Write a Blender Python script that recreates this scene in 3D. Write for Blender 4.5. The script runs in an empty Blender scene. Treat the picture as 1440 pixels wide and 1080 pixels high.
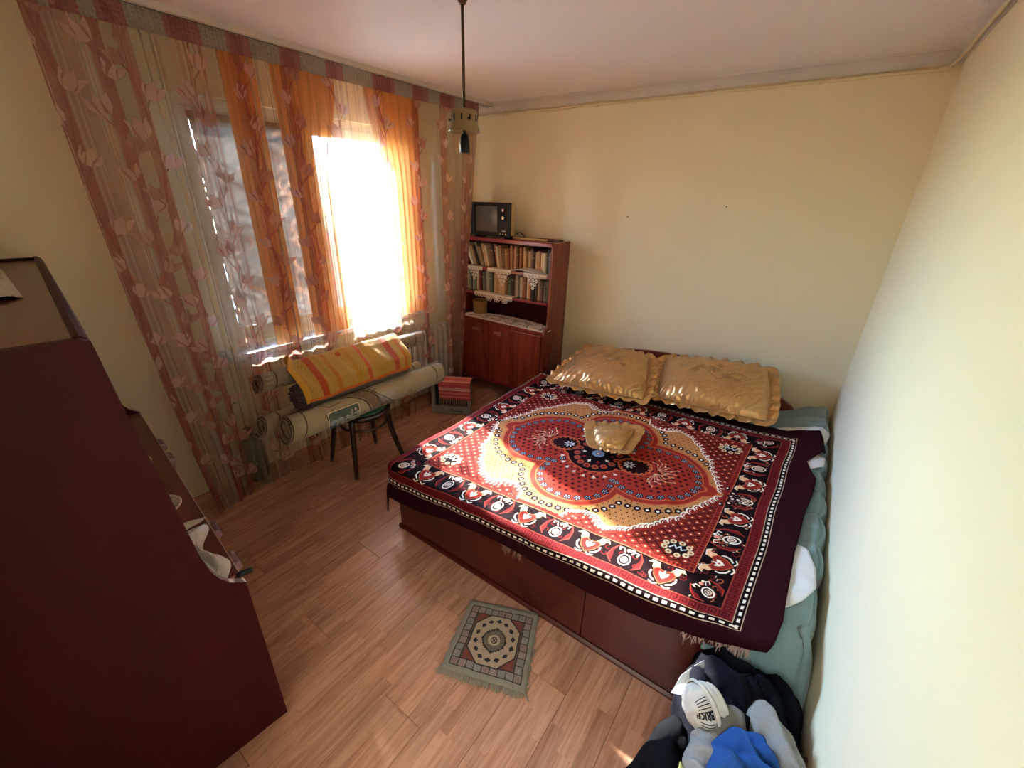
import bpy, math, random
import numpy as np
from mathutils import Vector, Matrix, noise as mnoise
sc = bpy.context.scene
random.seed(7); rng = np.random.default_rng(7)

# ------------------------------------------------------------------ camera, world, sun, exposure
cam_data = bpy.data.cameras.new('camera'); cam = bpy.data.objects.new('camera', cam_data)
sc.collection.objects.link(cam); sc.camera = cam
cam_data.sensor_width = 36.0; cam_data.lens = 14.789; cam_data.clip_start = 0.02
YAW, PITCH, ROLL = -0.609628, 0.417201, 0.0274476
fw = Vector((math.sin(YAW)*math.cos(PITCH), math.cos(YAW)*math.cos(PITCH), -math.sin(PITCH)))
rt0 = Vector((math.cos(YAW), -math.sin(YAW), 0)); up0 = rt0.cross(fw)
rt = math.cos(ROLL)*rt0 + math.sin(ROLL)*up0; up = -math.sin(ROLL)*rt0 + math.cos(ROLL)*up0
cm = Matrix.Identity(4)
for r in range(3):
    cm[r][0] = rt[r]; cm[r][1] = up[r]; cm[r][2] = -fw[r]
cm.translation = Vector((0, 0, 1.82)); cam.matrix_world = cm

SUN_DIR = Vector((1.90, -0.60, -1.08)).normalized()
SUN_E, SKY_E, HALL_FILL_W, EXPOSURE = 30.0, 3.8, 24.0, 1.48
world = bpy.data.worlds.new('sky'); sc.world = world; world.use_nodes = True
wn = world.node_tree; bg = wn.nodes['Background']
sky = wn.nodes.new('ShaderNodeTexSky'); sky.sky_type = 'NISHITA'; sky.sun_disc = False
sky.sun_elevation = math.asin(-SUN_DIR.z); sky.sun_rotation = math.atan2(-SUN_DIR.x, -SUN_DIR.y)
sky.air_density = 1.0; sky.dust_density = 0.6; sky.ozone_density = 2.0
wb = wn.nodes.new('ShaderNodeMix'); wb.data_type = 'RGBA'; wb.blend_type = 'MULTIPLY'; wb.inputs[0].default_value = 1.0
wb.inputs[7].default_value = (.60, .95, 1.42, 1)      # white balance of the photograph: daylight reads cool
wn.links.new(sky.outputs[0], wb.inputs[6]); wn.links.new(wb.outputs[2], bg.inputs[0]); bg.inputs[1].default_value = SKY_E
sun_d = bpy.data.lights.new('sun', 'SUN'); sun_d.energy = SUN_E; sun_d.angle = 0.02; sun_d.color = (1.0, .95, .88)
sun = bpy.data.objects.new('sun', sun_d); sc.collection.objects.link(sun)
sun.rotation_euler = SUN_DIR.to_track_quat('-Z', 'Y').to_euler(); sun.location = (-8, 4, 6)
# sampling portal in the window opening (adds no light of its own)
pd = bpy.data.lights.new('window_portal', 'AREA'); pd.shape = 'RECTANGLE'; pd.size = 1.5; pd.size_y = 1.36
pd.cycles.is_portal = True
po = bpy.data.objects.new('window_portal', pd); sc.collection.objects.link(po)
po.location = (-3.10, 1.775, 1.585); po.rotation_euler = Vector((1, 0, 0)).to_track_quat('-Z', 'Y').to_euler()
# added fill light, in an unseen hallway behind the camera
hd = bpy.data.lights.new('hall_fill_light', 'AREA'); hd.shape = 'RECTANGLE'; hd.size = 1.2; hd.size_y = 1.0; hd.energy = HALL_FILL_W; hd.color = (.86, .94, 1.0)
ho = bpy.data.objects.new('hall_fill_light', hd); sc.collection.objects.link(ho); ho.location = (-.30, -1.25, 2.5)
sc.view_settings.view_transform = 'Standard'; sc.view_settings.look = 'None'
sc.view_settings.exposure = EXPOSURE; sc.view_settings.gamma = 1.0; sc.view_settings.use_curve_mapping = False
sc.cycles.max_bounces = 14; sc.cycles.diffuse_bounces = 8; sc.cycles.glossy_bounces = 4
sc.cycles.transmission_bounces = 8; sc.cycles.transparent_max_bounces = 24
sc.cycles.sample_clamp_indirect = 8.0; sc.cycles.use_denoising = True
sc.cycles.caustics_reflective = False; sc.cycles.caustics_refractive = False

# ------------------------------------------------------------------ helpers
def s2l(v):
    return v/12.92 if v <= .04045 else ((v+.055)/1.055)**2.4
def C(h, a=1.0):
    h = h.lstrip('#'); return tuple(s2l(int(h[i:i+2], 16)/255) for i in (0, 2, 4)) + (a,)
def S(h):
    h = h.lstrip('#'); return np.array([int(h[i:i+2], 16)/255 for i in (0, 2, 4)], dtype=np.float32)
def sm(a, b, x):
    t = min(1, max(0, (x-a)/(b-a))); return t*t*(3-2*t)
def fn3(x, y, z=0.0):
    return mnoise.noise(Vector((x, y, z)))

class MB:
    """collects geometry for one mesh"""
    def __init__(s): s.v = []; s.f = []; s.uv = {}; s.mi = {}
    def add(s, vs, fs, uvs=None, mi=0):
        o = len(s.v); s.v.extend([tuple(p) for p in vs])
        for k, f in enumerate(fs):
            i = len(s.f); s.f.append(tuple(a+o for a in f))
            if uvs is not None: s.uv[i] = [uvs[a] for a in f]
            if mi: s.mi[i] = mi
        return s
    def box(s, x0, x1, y0, y1, z0, z1, mi=0, M=None):
        vs = [Vector((x, y, z)) for z in (z0, z1) for y in (y0, y1) for x in (x0, x1)]
        if M is not None: vs = [M @ p for p in vs]
        return s.add(vs, [(0, 2, 3, 1), (4, 5, 7, 6), (0, 1, 5, 4), (2, 6, 7, 3), (0, 4, 6, 2), (1, 3, 7, 5)], mi=mi)
    def prism(s, pts, axis, a, b, mi=0, M=None):
        """2D outline pts extruded along axis from a to b. axis 'x': pts=(y,z); 'y': (x,z); 'z': (x,y)"""
        def mk(p, d):
            if axis == 'x': q = Vector((d, p[0], p[1]))
            elif axis == 'y': q = Vector((p[0], d, p[1]))
            else: q = Vector((p[0], p[1], d))
            return M @ q if M is not None else q
        n = len(pts); vs = [mk(p, a) for p in pts]+[mk(p, b) for p in pts]
        fs = [tuple(range(n))[::-1], tuple(range(n, 2*n))]+[(i, (i+1) % n, n+(i+1) % n, n+i) for i in range(n)]
        return s.add(vs, fs, mi=mi)
    def grid(s, fn, nu, nv, cu=False, cv=False, uvfn=None, mi=0):
        vs = []; uvs = []
        Nu = nu if cu else nu+1; Nv = nv if cv else nv+1
        for j in range(Nv):
            for i in range(Nu):
                u, v = i/nu, j/nv; vs.append(fn(u, v)); uvs.append(uvfn(u, v) if uvfn else (u, v))
        fs = []
        for j in range(nv):
            for i in range(nu):
                a = j*Nu+i; b = j*Nu+(i+1) % Nu; jj = (j+1) % Nv
                fs.append((a, b, jj*Nu+(i+1) % Nu, jj*Nu+i))
        return s.add(vs, fs, None if (cu or cv) else uvs, mi=mi)
    def lathe(s, prof, n=24, M=None, mi=0):
        vs = []; fs = []; m = len(prof)
        for i in range(n):
            a = 2*math.pi*i/n
            for r, z in prof:
                p = Vector((r*math.cos(a), r*math.sin(a), z)); vs.append(M @ p if M is not None else p)
        for i in range(n):
            for k in range(m-1):
                fs.append((i*m+k, ((i+1) % n)*m+k, ((i+1) % n)*m+k+1, i*m+k+1))
        fs.append(tuple(i*m for i in range(n))[::-1]); fs.append(tuple(i*m+m-1 for i in range(n)))
        return s.add(vs, fs, mi=mi)
    def tube(s, pts, r, n=8, closed=False, mi=0, caps=True):
        pts = [Vector(p) for p in pts]; m = len(pts)
        rr = r if isinstance(r, (list, tuple)) else [r]*m
        vs = []; fs = []; prev = None
        for i, p in enumerate(pts):
            if closed: t = pts[(i+1) % m]-pts[i-1]
            else: t = pts[min(i+1, m-1)]-pts[max(i-1, 0)]
            t.normalize()
            if prev is None:
                a = Vector((0, 0, 1)) if abs(t.z) < .9 else Vector((1, 0, 0))
                nrm = t.cross(a).normalized()
            else:
                nrm = prev-t*prev.dot(t); nrm.normalize()
            prev = nrm; bn = t.cross(nrm)
            for k in range(n):
                a = 2*math.pi*k/n; vs.append(p+rr[i]*(math.cos(a)*nrm+math.sin(a)*bn))
        for i in range(m if closed else m-1):
            j = (i+1) % m
            for k in range(n):
                fs.append((i*n+k, i*n+(k+1) % n, j*n+(k+1) % n, j*n+k))
        if caps and not closed:
            fs.append(tuple(range(n))[::-1]); fs.append(tuple(range((m-1)*n, m*n)))
        return s.add(vs, fs, mi=mi)
    def mesh(s, name, smooth=False):
        me = bpy.data.meshes.new(name); me.from_pydata(s.v, [], s.f)
        if s.uv:
            ul = me.uv_layers.new(name='UVMap')
            for p in me.polygons:
                u = s.uv.get(p.index)
                if u:
                    for k, li in enumerate(p.loop_indices): ul.data[li].uv = u[k]
        for i, m in s.mi.items(): me.polygons[i].material_index = m
        if smooth:
            for p in me.polygons: p.use_smooth = True
        me.validate(); me.update()
        return me

def obj(name, mb, mat, parent=None, smooth=False, bevel=0, solid=0, subsurf=0, label=None, kind=None, origin=True, angle=None):
    me = mb.mesh(name, smooth) if isinstance(mb, MB) else mb
    for m in (mat if isinstance(mat, (list, tuple)) else [mat]): me.materials.append(m)
    o = bpy.data.objects.new(name, me); sc.collection.objects.link(o)
    if parent is not None:
        o.parent = parent
        if parent.get('_w'): o.location = -parent.location
    elif origin and kind is None:
        co = np.array([v.co[:] for v in me.vertices]); c = (co.min(0)+co.max(0))/2; c[2] = co[:, 2].min()
        me.transform(Matrix.Translation(-Vector(c))); o.location = c
    if solid:
        md = o.modifiers.new('solid', 'SOLIDIFY'); md.thickness = solid; md.offset = 0
    if subsurf:
        md = o.modifiers.new('sub', 'SUBSURF'); md.levels = subsurf; md.render_levels = subsurf
    if bevel:
        md = o.modifiers.new('bevel', 'BEVEL'); md.width = bevel; md.segments = 2; md.limit_method = 'ANGLE'
        md.angle_limit = math.radians(40)
    if label: o['label'] = label
    if kind: o['kind'] = kind
    return o
def thing(name, label, cat, loc=(0, 0, 0), rz=0.0, group=None, local=False):
    o = bpy.data.objects.new(name, None); sc.collection.objects.link(o)
    o.empty_display_size = .05; o.location = loc; o.rotation_euler = (0, 0, rz)
    o['label'] = label; o['category'] = cat
    if group: o['group'] = group
    if not local: o['_w'] = 1
    return o
def tag(o, label, cat, group=None):
    o['label'] = label; o['category'] = cat
    if group: o['group'] = group
    return o
def struct(name, mb, mat, parent=None, **k):
    o = obj(name, mb, mat, parent, origin=False, **k)
    if parent is None: o['kind'] = 'structure'
    return o

# ------------------------------------------------------------------ materials
def nmat(name):
    m = bpy.data.materials.new(name); m.use_nodes = True
    nt = m.node_tree; return m, nt, nt.nodes['Principled BSDF'], nt.nodes['Material Output']
def N(nt, t, **k):
    n = nt.nodes.new(t)
    for a, b in k.items(): setattr(n, a, b)
    return n
def setin(n, **k):
    for a, b in k.items(): n.inputs[a.replace('_', ' ')].default_value = b
def basic(name, col, rough=.6, var=.08, scale=6, bump=0.0, bscale=60, metal=0.0, spec=.5, sheen=0, coat=0, stretch=(1, 1, 1)):
    """principled with gentle procedural tone variation and fine relief"""
    m, nt, p, out = nmat(name); L = nt.links.new
    tc = N(nt, 'ShaderNodeTexCoord'); mp = N(nt, 'ShaderNodeMapping'); mp.inputs['Scale'].default_value = stretch
    L(tc.outputs['Object'], mp.inputs[0])
    nz = N(nt, 'ShaderNodeTexNoise'); setin(nz, Scale=scale, Detail=5.0); L(mp.outputs[0], nz.inputs['Vector'])
    mx = N(nt, 'ShaderNodeMix', data_type='RGBA'); c = C(col) if isinstance(col, str) else col
    mx.inputs[6].default_value = tuple(x*(1-var) for x in c[:3])+(1,)
    mx.inputs[7].default_value = tuple(min(1, x*(1+var)) for x in c[:3])+(1,)
    L(nz.outputs[0], mx.inputs[0]); L(mx.outputs[2], p.inputs['Base Color'])
    setin(p, Roughness=rough, Metallic=metal); p.inputs['Specular IOR Level'].default_value = spec
    if sheen: p.inputs['Sheen Weight'].default_value = sheen
    if coat: p.inputs['Coat Weight'].default_value = coat; p.inputs['Coat Roughness'].default_value = .12
    if bump:
        n2 = N(nt, 'ShaderNodeTexNoise'); setin(n2, Scale=bscale, Detail=4.0); L(mp.outputs[0], n2.inputs['Vector'])
        b = N(nt, 'ShaderNodeBump'); b.inputs['Strength'].default_value = bump; b.inputs['Distance'].default_value = .01
        L(n2.outputs[0], b.inputs['Height']); L(b.outputs[0], p.inputs['Normal'])
    return m
def wood(name, dark, light, stretch=(14, 14, 1.2), rough=.25, coat=.3):
    m, nt, p, out = nmat(name); L = nt.links.new
    tc = N(nt, 'ShaderNodeTexCoord'); mp = N(nt, 'ShaderNodeMapping'); mp.inputs['Scale'].default_value = stretch
    L(tc.outputs['Object'], mp.inputs[0])
    nz = N(nt, 'ShaderNodeTexNoise'); setin(nz, Scale=1.6, Detail=7.0, Roughness=.62, Distortion=.8); L(mp.outputs[0], nz.inputs['Vector'])
    cr = N(nt, 'ShaderNodeValToRGB'); cr.color_ramp.elements[0].position = .32; cr.color_ramp.elements[1].position = .70
    cr.color_ramp.elements[0].color = C(dark); cr.color_ramp.elements[1].color = C(light)
    L(nz.outputs[0], cr.inputs[0]); L(cr.outputs[0], p.inputs['Base Color'])
    setin(p, Roughness=rough); p.inputs['Coat Weight'].default_value = coat; p.inputs['Coat Roughness'].default_value = .15
    return m
def image(name, arr):
    h, w = arr.shape[:2]
    if arr.shape[2] == 3: arr = np.concatenate([arr, np.ones((h, w, 1), np.float32)], 2)
    im = bpy.data.images.new(name, w, h, alpha=True); im.pixels.foreach_set(np.clip(arr, 0, 1).astype(np.float32).ravel())
    im.update(); im.pack(); return im
def printed(name, arr, rough=.8, sheen=0.0, bump=.2, bscale=300, spec=.3, coat=0):
    m, nt, p, out = nmat(name); L = nt.links.new
    uv = N(nt, 'ShaderNodeUVMap'); uv.uv_map = 'UVMap'
    t = N(nt, 'ShaderNodeTexImage'); t.image = image(name, arr); t.extension = 'EXTEND'; L(uv.outputs[0], t.inputs[0])
    L(t.outputs[0], p.inputs['Base Color']); setin(p, Roughness=rough); p.inputs['Specular IOR Level'].default_value = spec
    if sheen: p.inputs['Sheen Weight'].default_value = sheen
    tc = N(nt, 'ShaderNodeTexCoord'); n2 = N(nt, 'ShaderNodeTexNoise'); setin(n2, Scale=bscale, Detail=3.0); L(tc.outputs['Object'], n2.inputs['Vector'])
    b = N(nt, 'ShaderNodeBump'); b.inputs['Strength'].default_value = bump; b.inputs['Distance'].default_value = .004
    L(n2.outputs[0], b.inputs['Height']); L(b.outputs[0], p.inputs['Normal'])
    return m
def sheer(name, arr=None, col=None, alpha=.5, transl=.6):
    """thin cloth: part see-through, part diffuse, part translucent"""
    m = bpy.data.materials.new(name); m.use_nodes = True; nt = m.node_tree; L = nt.links.new
    nt.nodes.remove(nt.nodes['Principled BSDF']); out = nt.nodes['Material Output']
    df = N(nt, 'ShaderNodeBsdfDiffuse'); tl = N(nt, 'ShaderNodeBsdfTranslucent'); tr = N(nt, 'ShaderNodeBsdfTransparent')
    m1 = N(nt, 'ShaderNodeMixShader'); m1.inputs[0].default_value = transl
    L(df.outputs[0], m1.inputs[1]); L(tl.outputs[0], m1.inputs[2])
    m2 = N(nt, 'ShaderNodeMixShader'); L(tr.outputs[0], m2.inputs[1]); L(m1.outputs[0], m2.inputs[2]); L(m2.outputs[0], out.inputs[0])
    if arr is not None:
        uv = N(nt, 'ShaderNodeUVMap'); uv.uv_map = 'UVMap'
        t = N(nt, 'ShaderNodeTexImage'); t.image = image(name, arr); t.extension = 'EXTEND'; L(uv.outputs[0], t.inputs[0])
        t.image.alpha_mode = 'CHANNEL_PACKED'
        L(t.outputs[0], df.inputs[0]); L(t.outputs[0], tl.inputs[0]); L(t.outputs[1], m2.inputs[0])
    else:
        tc = N(nt, 'ShaderNodeTexCoord'); mp = N(nt, 'ShaderNodeMapping'); mp.inputs['Scale'].default_value = (20, 40, 3); L(tc.outputs['Object'], mp.inputs[0])
        nz = N(nt, 'ShaderNodeTexNoise'); setin(nz, Scale=2.0, Detail=4.0); L(mp.outputs[0], nz.inputs['Vector'])
        mx = N(nt, 'ShaderNodeMix', data_type='RGBA'); c = C(col)
        mx.inputs[6].default_value = tuple(x*.88 for x in c[:3])+(1,); mx.inputs[7].default_value = c; L(nz.outputs[0], mx.inputs[0])
        L(mx.outputs[2], df.inputs[0]); L(mx.outputs[2], tl.inputs[0]); m2.inputs[0].default_value = alpha
    return m

# ------------------------------------------------------------------ a small painter for woven / printed cloth patterns
class Paint:
    def __init__(s, wmm, hmm, ppm, col, x0=0.0, y0=0.0, alpha=None):
        s.k = ppm; s.x0 = x0; s.y0 = y0; s.W = int(wmm*ppm); s.H = int(hmm*ppm)
        s.a = np.empty((s.H, s.W, 4), np.float32); s.a[...] = 1; s.a[..., :3] = S(col)
        if alpha is not None: s.a[..., 3] = alpha
    def coords(s):
        X = (np.arange(s.W)+.5)/s.k+s.x0; Y = (np.arange(s.H)+.5)/s.k+s.y0; return np.meshgrid(X, Y)
    def win(s, x0, x1, y0, y1):
        i0 = max(0, int((x0-s.x0)*s.k)-1); i1 = min(s.W, int((x1-s.x0)*s.k)+2); j0 = max(0, int((y0-s.y0)*s.k)-1); j1 = min(s.H, int((y1-s.y0)*s.k)+2)
        if i1 <= i0 or j1 <= j0: return None
        X = (np.arange(i0, i1)+.5)/s.k+s.x0; Y = (np.arange(j0, j1)+.5)/s.k+s.y0
        return s.a[j0:j1, i0:i1], X[None, :], Y[:, None]
    def put(s, w, cov, col, alpha=None, op=1.0):
        c = (np.clip(cov, 0, 1)*op)[..., None]; w[..., :3] = w[..., :3]*(1-c)+S(col)*c
        if alpha is not None: w[..., 3:] = w[..., 3:]*(1-c)+alpha*c
    def disc(s, x, y, r, col, alpha=None, op=1.0, ry=None, ang=0.0):
        ry = ry or r; R = max(r, ry); q = s.win(x-R, x+R, y-R, y+R)
        if q is None: return
        w, X, Y = q; dx, dy = X-x, Y-y; c, n = math.cos(ang), math.sin(ang)
        d = np.sqrt(((dx*c+dy*n)/r)**2+((-dx*n+dy*c)/ry)**2); s.put(w, (1-d)*min(r, ry)*s.k+.5, col, alpha, op)
    def stroke(s, pts, wd, col, alpha=None, op=1.0):
        xs = [p[0] for p in pts]; ys = [p[1] for p in pts]; q = s.win(min(xs)-wd, max(xs)+wd, min(ys)-wd, max(ys)+wd)
        if q is None: return
        w, X, Y = q; d = np.full((w.shape[0], w.shape[1]), 1e9)
        for (ax, ay), (bx, by) in zip(pts[:-1], pts[1:]):
            vx, vy = bx-ax, by-ay; L2 = vx*vx+vy*vy+1e-9
            t = np.clip(((X-ax)*vx+(Y-ay)*vy)/L2, 0, 1); d = np.minimum(d, (X-ax-t*vx)**2+(Y-ay-t*vy)**2)
        s.put(w, (wd/2-np.sqrt(d))*s.k+.5, col, alpha, op)
    def ring(s, x, y, r, wd, col, ry=None, ang=0.0, alpha=None):
        ry = ry or r; c, n = math.cos(ang), math.sin(ang); pts = []
        for i in range(19):
            t = 2*math.pi*i/18; u, v = r*math.cos(t), ry*math.sin(t); pts.append((x+u*c-v*n, y+u*n+v*c))
        s.stroke(pts, wd, col, alpha)
    def poly(s, pts, col, alpha=None, op=1.0):
        xs = [p[0] for p in pts]; ys = [p[1] for p in pts]; q = s.win(min(xs), max(xs), min(ys), max(ys))
        if q is None: return
        w, X, Y = q; ins = np.zeros((w.shape[0], w.shape[1]), bool); n = len(pts)
        for i in range(n):
            (ax, ay), (bx, by) = pts[i], pts[(i+1) % n]
            if ay == by: continue
            ins ^= ((ay > Y) != (by > Y)) & (X < (bx-ax)*(Y-ay)/(by-ay)+ax)
        s.put(w, ins.astype(np.float32), col, alpha, op)
    def rect(s, x0, x1, y0, y1, col, alpha=None, op=1.0):
        q = s.win(x0, x1, y0, y1)
        if q is None: return
        w, X, Y = q; cov = np.clip(np.minimum(X-x0, x1-X)*s.k+.5, 0, 1)*np.clip(np.minimum(Y-y0, y1-Y)*s.k+.5, 0, 1); s.put(w, cov, col, alpha, op)
    def frame(s, x0, x1, y0, y1, wd, col):
        s.rect(x0, x1, y0, y0+wd, col); s.rect(x0, x1, y1-wd, y1, col); s.rect(x0, x0+wd, y0, y1, col); s.rect(x1-wd, x1, y0, y1, col)
def xf(pts, x, y, a, k=1.0):
    c, n = math.cos(a), math.sin(a); return [(x+k*(px*c-py*n), y+k*(px*n+py*c)) for px, py in pts]
# ------------------------------------------------------------------ shared materials
M_wall = basic('wall_paint', (.82, .74, .51, 1), .75, .05, 1.5, .12, 90)
M_ceil = basic('ceiling_paint', (.80, .75, .74, 1), .8, .04, 1.2, .06, 60)
M_corn = basic('cornice_paint', (.62, .58, .52, 1), .7, .16, 5, .1, 40)
M_pipe = basic('pipe_paint', (.74, .65, .42, 1), .5, .08, 8)
M_pvc = basic('white_plastic_frame', '#e9e9e4', .35, .02, 4)
M_mah = wood('mahogany', '#4a1510', '#7a2a1c', (10, 10, 1.0), .22, .35)
M_mahd = wood('dark_mahogany', '#33070b', '#3f090e', (5, 5, .8), .55, .0)
M_mahd.node_tree.nodes['Principled BSDF'].inputs['Specular IOR Level'].default_value = .18
M_maht = wood('mahogany_top', '#541f1c', '#713029', (1.2, 10, 10), .3, .25)
M_red = wood('cherry_doors', '#62231a', '#95412e', (9, 9, .8), .24, .35)
M_trimred = basic('cherry_edge', '#7c2430', .25, .06, 9, coat=.4)
M_black = basic('black_plastic', '#101113', .4, .1, 30, spec=.25)
M_dark = basic('dark_interior', '#241012', .6, .1, 10)
M_chrome = basic('chrome', '#c9c6c2', .25, .03, 10, metal=1.0)
M_lace = basic('crochet_cotton', '#e2d8c6', .9, .06, 60, .4, 500)
M_plank = None

def laminate():
    m, nt, p, out = nmat('laminate'); L = nt.links.new
    tc = N(nt, 'ShaderNodeTexCoord'); oi = N(nt, 'ShaderNodeObjectInfo')
    sp = N(nt, 'ShaderNodeSeparateXYZ'); L(tc.outputs['Object'], sp.inputs[0])
    def mth(op, a, b=None):
        n = N(nt, 'ShaderNodeMath', operation=op)
        for i, q in enumerate((a, b)):
            if q is None: continue
            if isinstance(q, (int, float)): n.inputs[i].default_value = q
            else: L(q, n.inputs[i])
        return n.outputs[0]
    xi = mth('FLOOR', mth('DIVIDE', sp.outputs[0], .0644))
    seed = mth('ADD', mth('MULTIPLY', xi, 7.31), mth('MULTIPLY', oi.outputs['Random'], 91.7))
    w1 = N(nt, 'ShaderNodeTexWhiteNoise', noise_dimensions='1D'); L(seed, w1.inputs['W'])
    yv = mth('ADD', mth('DIVIDE', sp.outputs[1], .40), mth('MULTIPLY', w1.outputs[0], 3.0))
    yi = mth('FLOOR', yv)
    cv = N(nt, 'ShaderNodeCombineXYZ'); L(seed, cv.inputs[0]); L(yi, cv.inputs[1])
    w2 = N(nt, 'ShaderNodeTexWhiteNoise', noise_dimensions='2D'); L(cv.outputs[0], w2.inputs['Vector'])
    # grain, shifted per strip
    ad = N(nt, 'ShaderNodeVectorMath', operation='ADD'); L(tc.outputs['Object'], ad.inputs[0])
    sc3 = N(nt, 'ShaderNodeVectorMath', operation='SCALE'); L(w2.outputs['Color'], sc3.inputs[0]); sc3.inputs['Scale'].default_value = 9.0
    L(sc3.outputs[0], ad.inputs[1])
    mp = N(nt, 'ShaderNodeMapping'); mp.inputs['Scale'].default_value = (34, 2.6, 1); L(ad.outputs[0], mp.inputs[0])
    nz = N(nt, 'ShaderNodeTexNoise'); setin(nz, Scale=1.0, Detail=6.0, Roughness=.6, Distortion=1.4); L(mp.outputs[0], nz.inputs['Vector'])
    cr = N(nt, 'ShaderNodeValToRGB'); e = cr.color_ramp.elements
    e[0].position = .34; e[0].color = C('#a8745a'); e[1].position = .62; e[1].color = C('#c8977c')
    L(nz.outputs[0], cr.inputs[0])
    hs = N(nt, 'ShaderNodeHueSaturation'); L(cr.outputs[0], hs.inputs['Color'])
    L(mth('ADD', mth('MULTIPLY', w2.outputs[0], .22), .87), hs.inputs['Value']); L(hs.outputs[0], p.inputs['Base Color'])
    setin(p, Roughness=.24); p.inputs['Specular IOR Level'].default_value = .55
    b = N(nt, 'ShaderNodeBump'); b.inputs['Strength'].default_value = .06; b.inputs['Distance'].default_value = .002
    L(nz.outputs[0], b.inputs['Height']); L(b.outputs[0], p.inputs['Normal'])
    return m
M_plank = laminate()

# ------------------------------------------------------------------ the room
XL, XR, YB, YF, ZC = -2.90, 0.325, 3.38, -0.27, 2.55
OY0, OY1, OZ0, OZ1 = 1.02, 2.54, .90, 2.275          # window opening
fl = struct('floor', MB().box(XL-.4, XR+.2, YF-.2, YB+.2, -.16, -.0025), basic('floor_joint', '#6a442e', .7))
def plank_mesh(w, l):
    g = .0004; b = .0010; z0 = -.0025
    vs = [(g, g, z0), (w-g, g, z0), (w-g, l-g, z0), (g, l-g, z0), (g+b, g+b, 0), (w-g-b, g+b, 0), (w-g-b, l-g-b, 0), (g+b, l-g-b, 0)]
    return MB().add(vs, [(4, 5, 6, 7), (0, 1, 5, 4), (1, 2, 6, 5), (2, 3, 7, 6), (3, 0, 4, 7)]).mesh('plank')
full = plank_mesh(.193, 1.285); full.materials.append(M_plank); pl_i = 0
for ci in range(17):
    x0 = XL+ci*.193; w = min(.193, XR-x0); y = YF-((ci*.43) % 1.285)
    while y < YB:
        l0, l1 = max(y, YF), min(y+1.285, YB)
        if l1-l0 > .03:
            if abs(l1-l0-1.285) < 1e-4 and w > .192: me = full
            else: me = plank_mesh(w, l1-l0); me.materials.append(M_plank)
            o = bpy.data.objects.new('plank', me); sc.collection.objects.link(o); o.parent = fl; o.location = (x0, l0, 0)
        y += 1.285
mb = MB()                                             # window wall with its opening
mb.box(XL-.34, XL, YF-.2, OY0, 0, ZC); mb.box(XL-.34, XL, OY1, YB+.2, 0, ZC)
mb.box(XL-.34, XL, OY0, OY1, 0, OZ0); mb.box(XL-.34, XL, OY0, OY1, OZ1, ZC)
struct('wall_left', mb, M_wall)
struct('wall_back', MB().box(XL, XR+.2, YB, YB+.2, 0, ZC), M_wall)
struct('wall_right', MB().box(XR, XR+.2, YF-.12, YB, 0, ZC), M_wall)
DX0, DX1, DZ = -.80, .24, 2.08                        # doorway behind the camera; unseen hall added beyond it for the fill light
m = MB().box(XL, DX0, YF-.12, YF, 0, ZC); m.box(DX1, XR, YF-.12, YF, 0, ZC); m.box(DX0, DX1, YF-.12, YF, DZ, ZC); struct('wall_front', m, M_wall)
m = MB().box(DX0, DX0+.05, YF-.13, YF+.01, 0, DZ); m.box(DX1-.05, DX1, YF-.13, YF+.01, 0, DZ); m.box(DX0, DX1, YF-.13, YF+.01, DZ-.05, DZ); struct('door_1', m, M_pvc)
m = MB().box(-1.6, .9, -2.3, YF-.12, -.16, -.002); struct('floor_hall', m, M_plank)
m = MB().box(-1.7, -1.6, -2.3, YF-.12, 0, ZC); m.box(.9, 1.0, -2.3, YF-.12, 0, ZC); m.box(-1.7, 1.0, -2.4, -2.3, 0, ZC); m.box(XR, .9, YF-.32, YF-.12, 0, ZC); struct('wall_hall', m, M_wall)
struct('ceiling_hall', MB().box(-1.7, 1.0, -2.4, YF-.2, ZC, ZC+.1), M_ceil)
struct('ceiling', MB().box(XL-.34, XR+.2, YF-.2, YB+.2, ZC, ZC+.15), M_ceil)
cv = [(0, -.062), (.008, -.064), (.014, -.05), (.024, -.032), (.040, -.018), (.056, -.010), (.060, 0), (0, 0)]
def cornice(name, fn, n, a, b):
    mb = MB(); rows = []
    k = len(cv)
    for i in range(n+1):
        t = a+(b-a)*i/n; wob = .006*fn3(t*2.1, 3.3)+.003*fn3(t*7, 8)
        rows += [fn(t, p[0]*(1+8*wob), p[1]+(wob if p[1] < -.03 else 0)) for p in cv]
    fs = [(i*k+j, i*k+(j+1) % k, (i+1)*k+(j+1) % k, (i+1)*k+j) for i in range(n) for j in range(k)]
    mb.add(rows, fs); return struct(name, mb, M_corn, smooth=False)
cornice('trim_1', lambda t, o, z: (t, YB-o, ZC+z), 60, XL, XR)
cornice('trim_2', lambda t, o, z: (XR-o, t, ZC+z), 60, YF, YB-.045)
# painted pipe under the cornice, with sleeves
pipe = thing('painted_pipe', 'thin yellow painted pipe running under the cornice along the back wall', 'pipe', (-1.2, 3.36, 2.46))
pts = [(-2.86+i*.1, 3.366+.002*fn3(i*.4, 1), 2.468+.004*fn3(i*.5, 9)) for i in range(32)]+[(.29, 3.366, 2.468)]
obj('pipe', MB().tube(pts, .009, 10), M_pipe, pipe, smooth=True)
for x in (-2.50, -1.66, -.28, .262):
    obj('sleeve', MB().tube([(x-.022, 3.366, 2.468), (x+.022, 3.366, 2.468)], .0135, 10), M_pipe, pipe)
tag(obj('cable', MB().tube([(.268, 3.366, 2.468), (.282, 3.345, 2.478), (.296, 3.31, 2.490), (.300, 3.1, 2.492), (.300, 1.6, 2.492), (.301, -.15, 2.492)], .0065, 8), M_pipe, smooth=True),
    'cream painted cable under the cornice of the bare right wall', 'cable')
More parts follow.
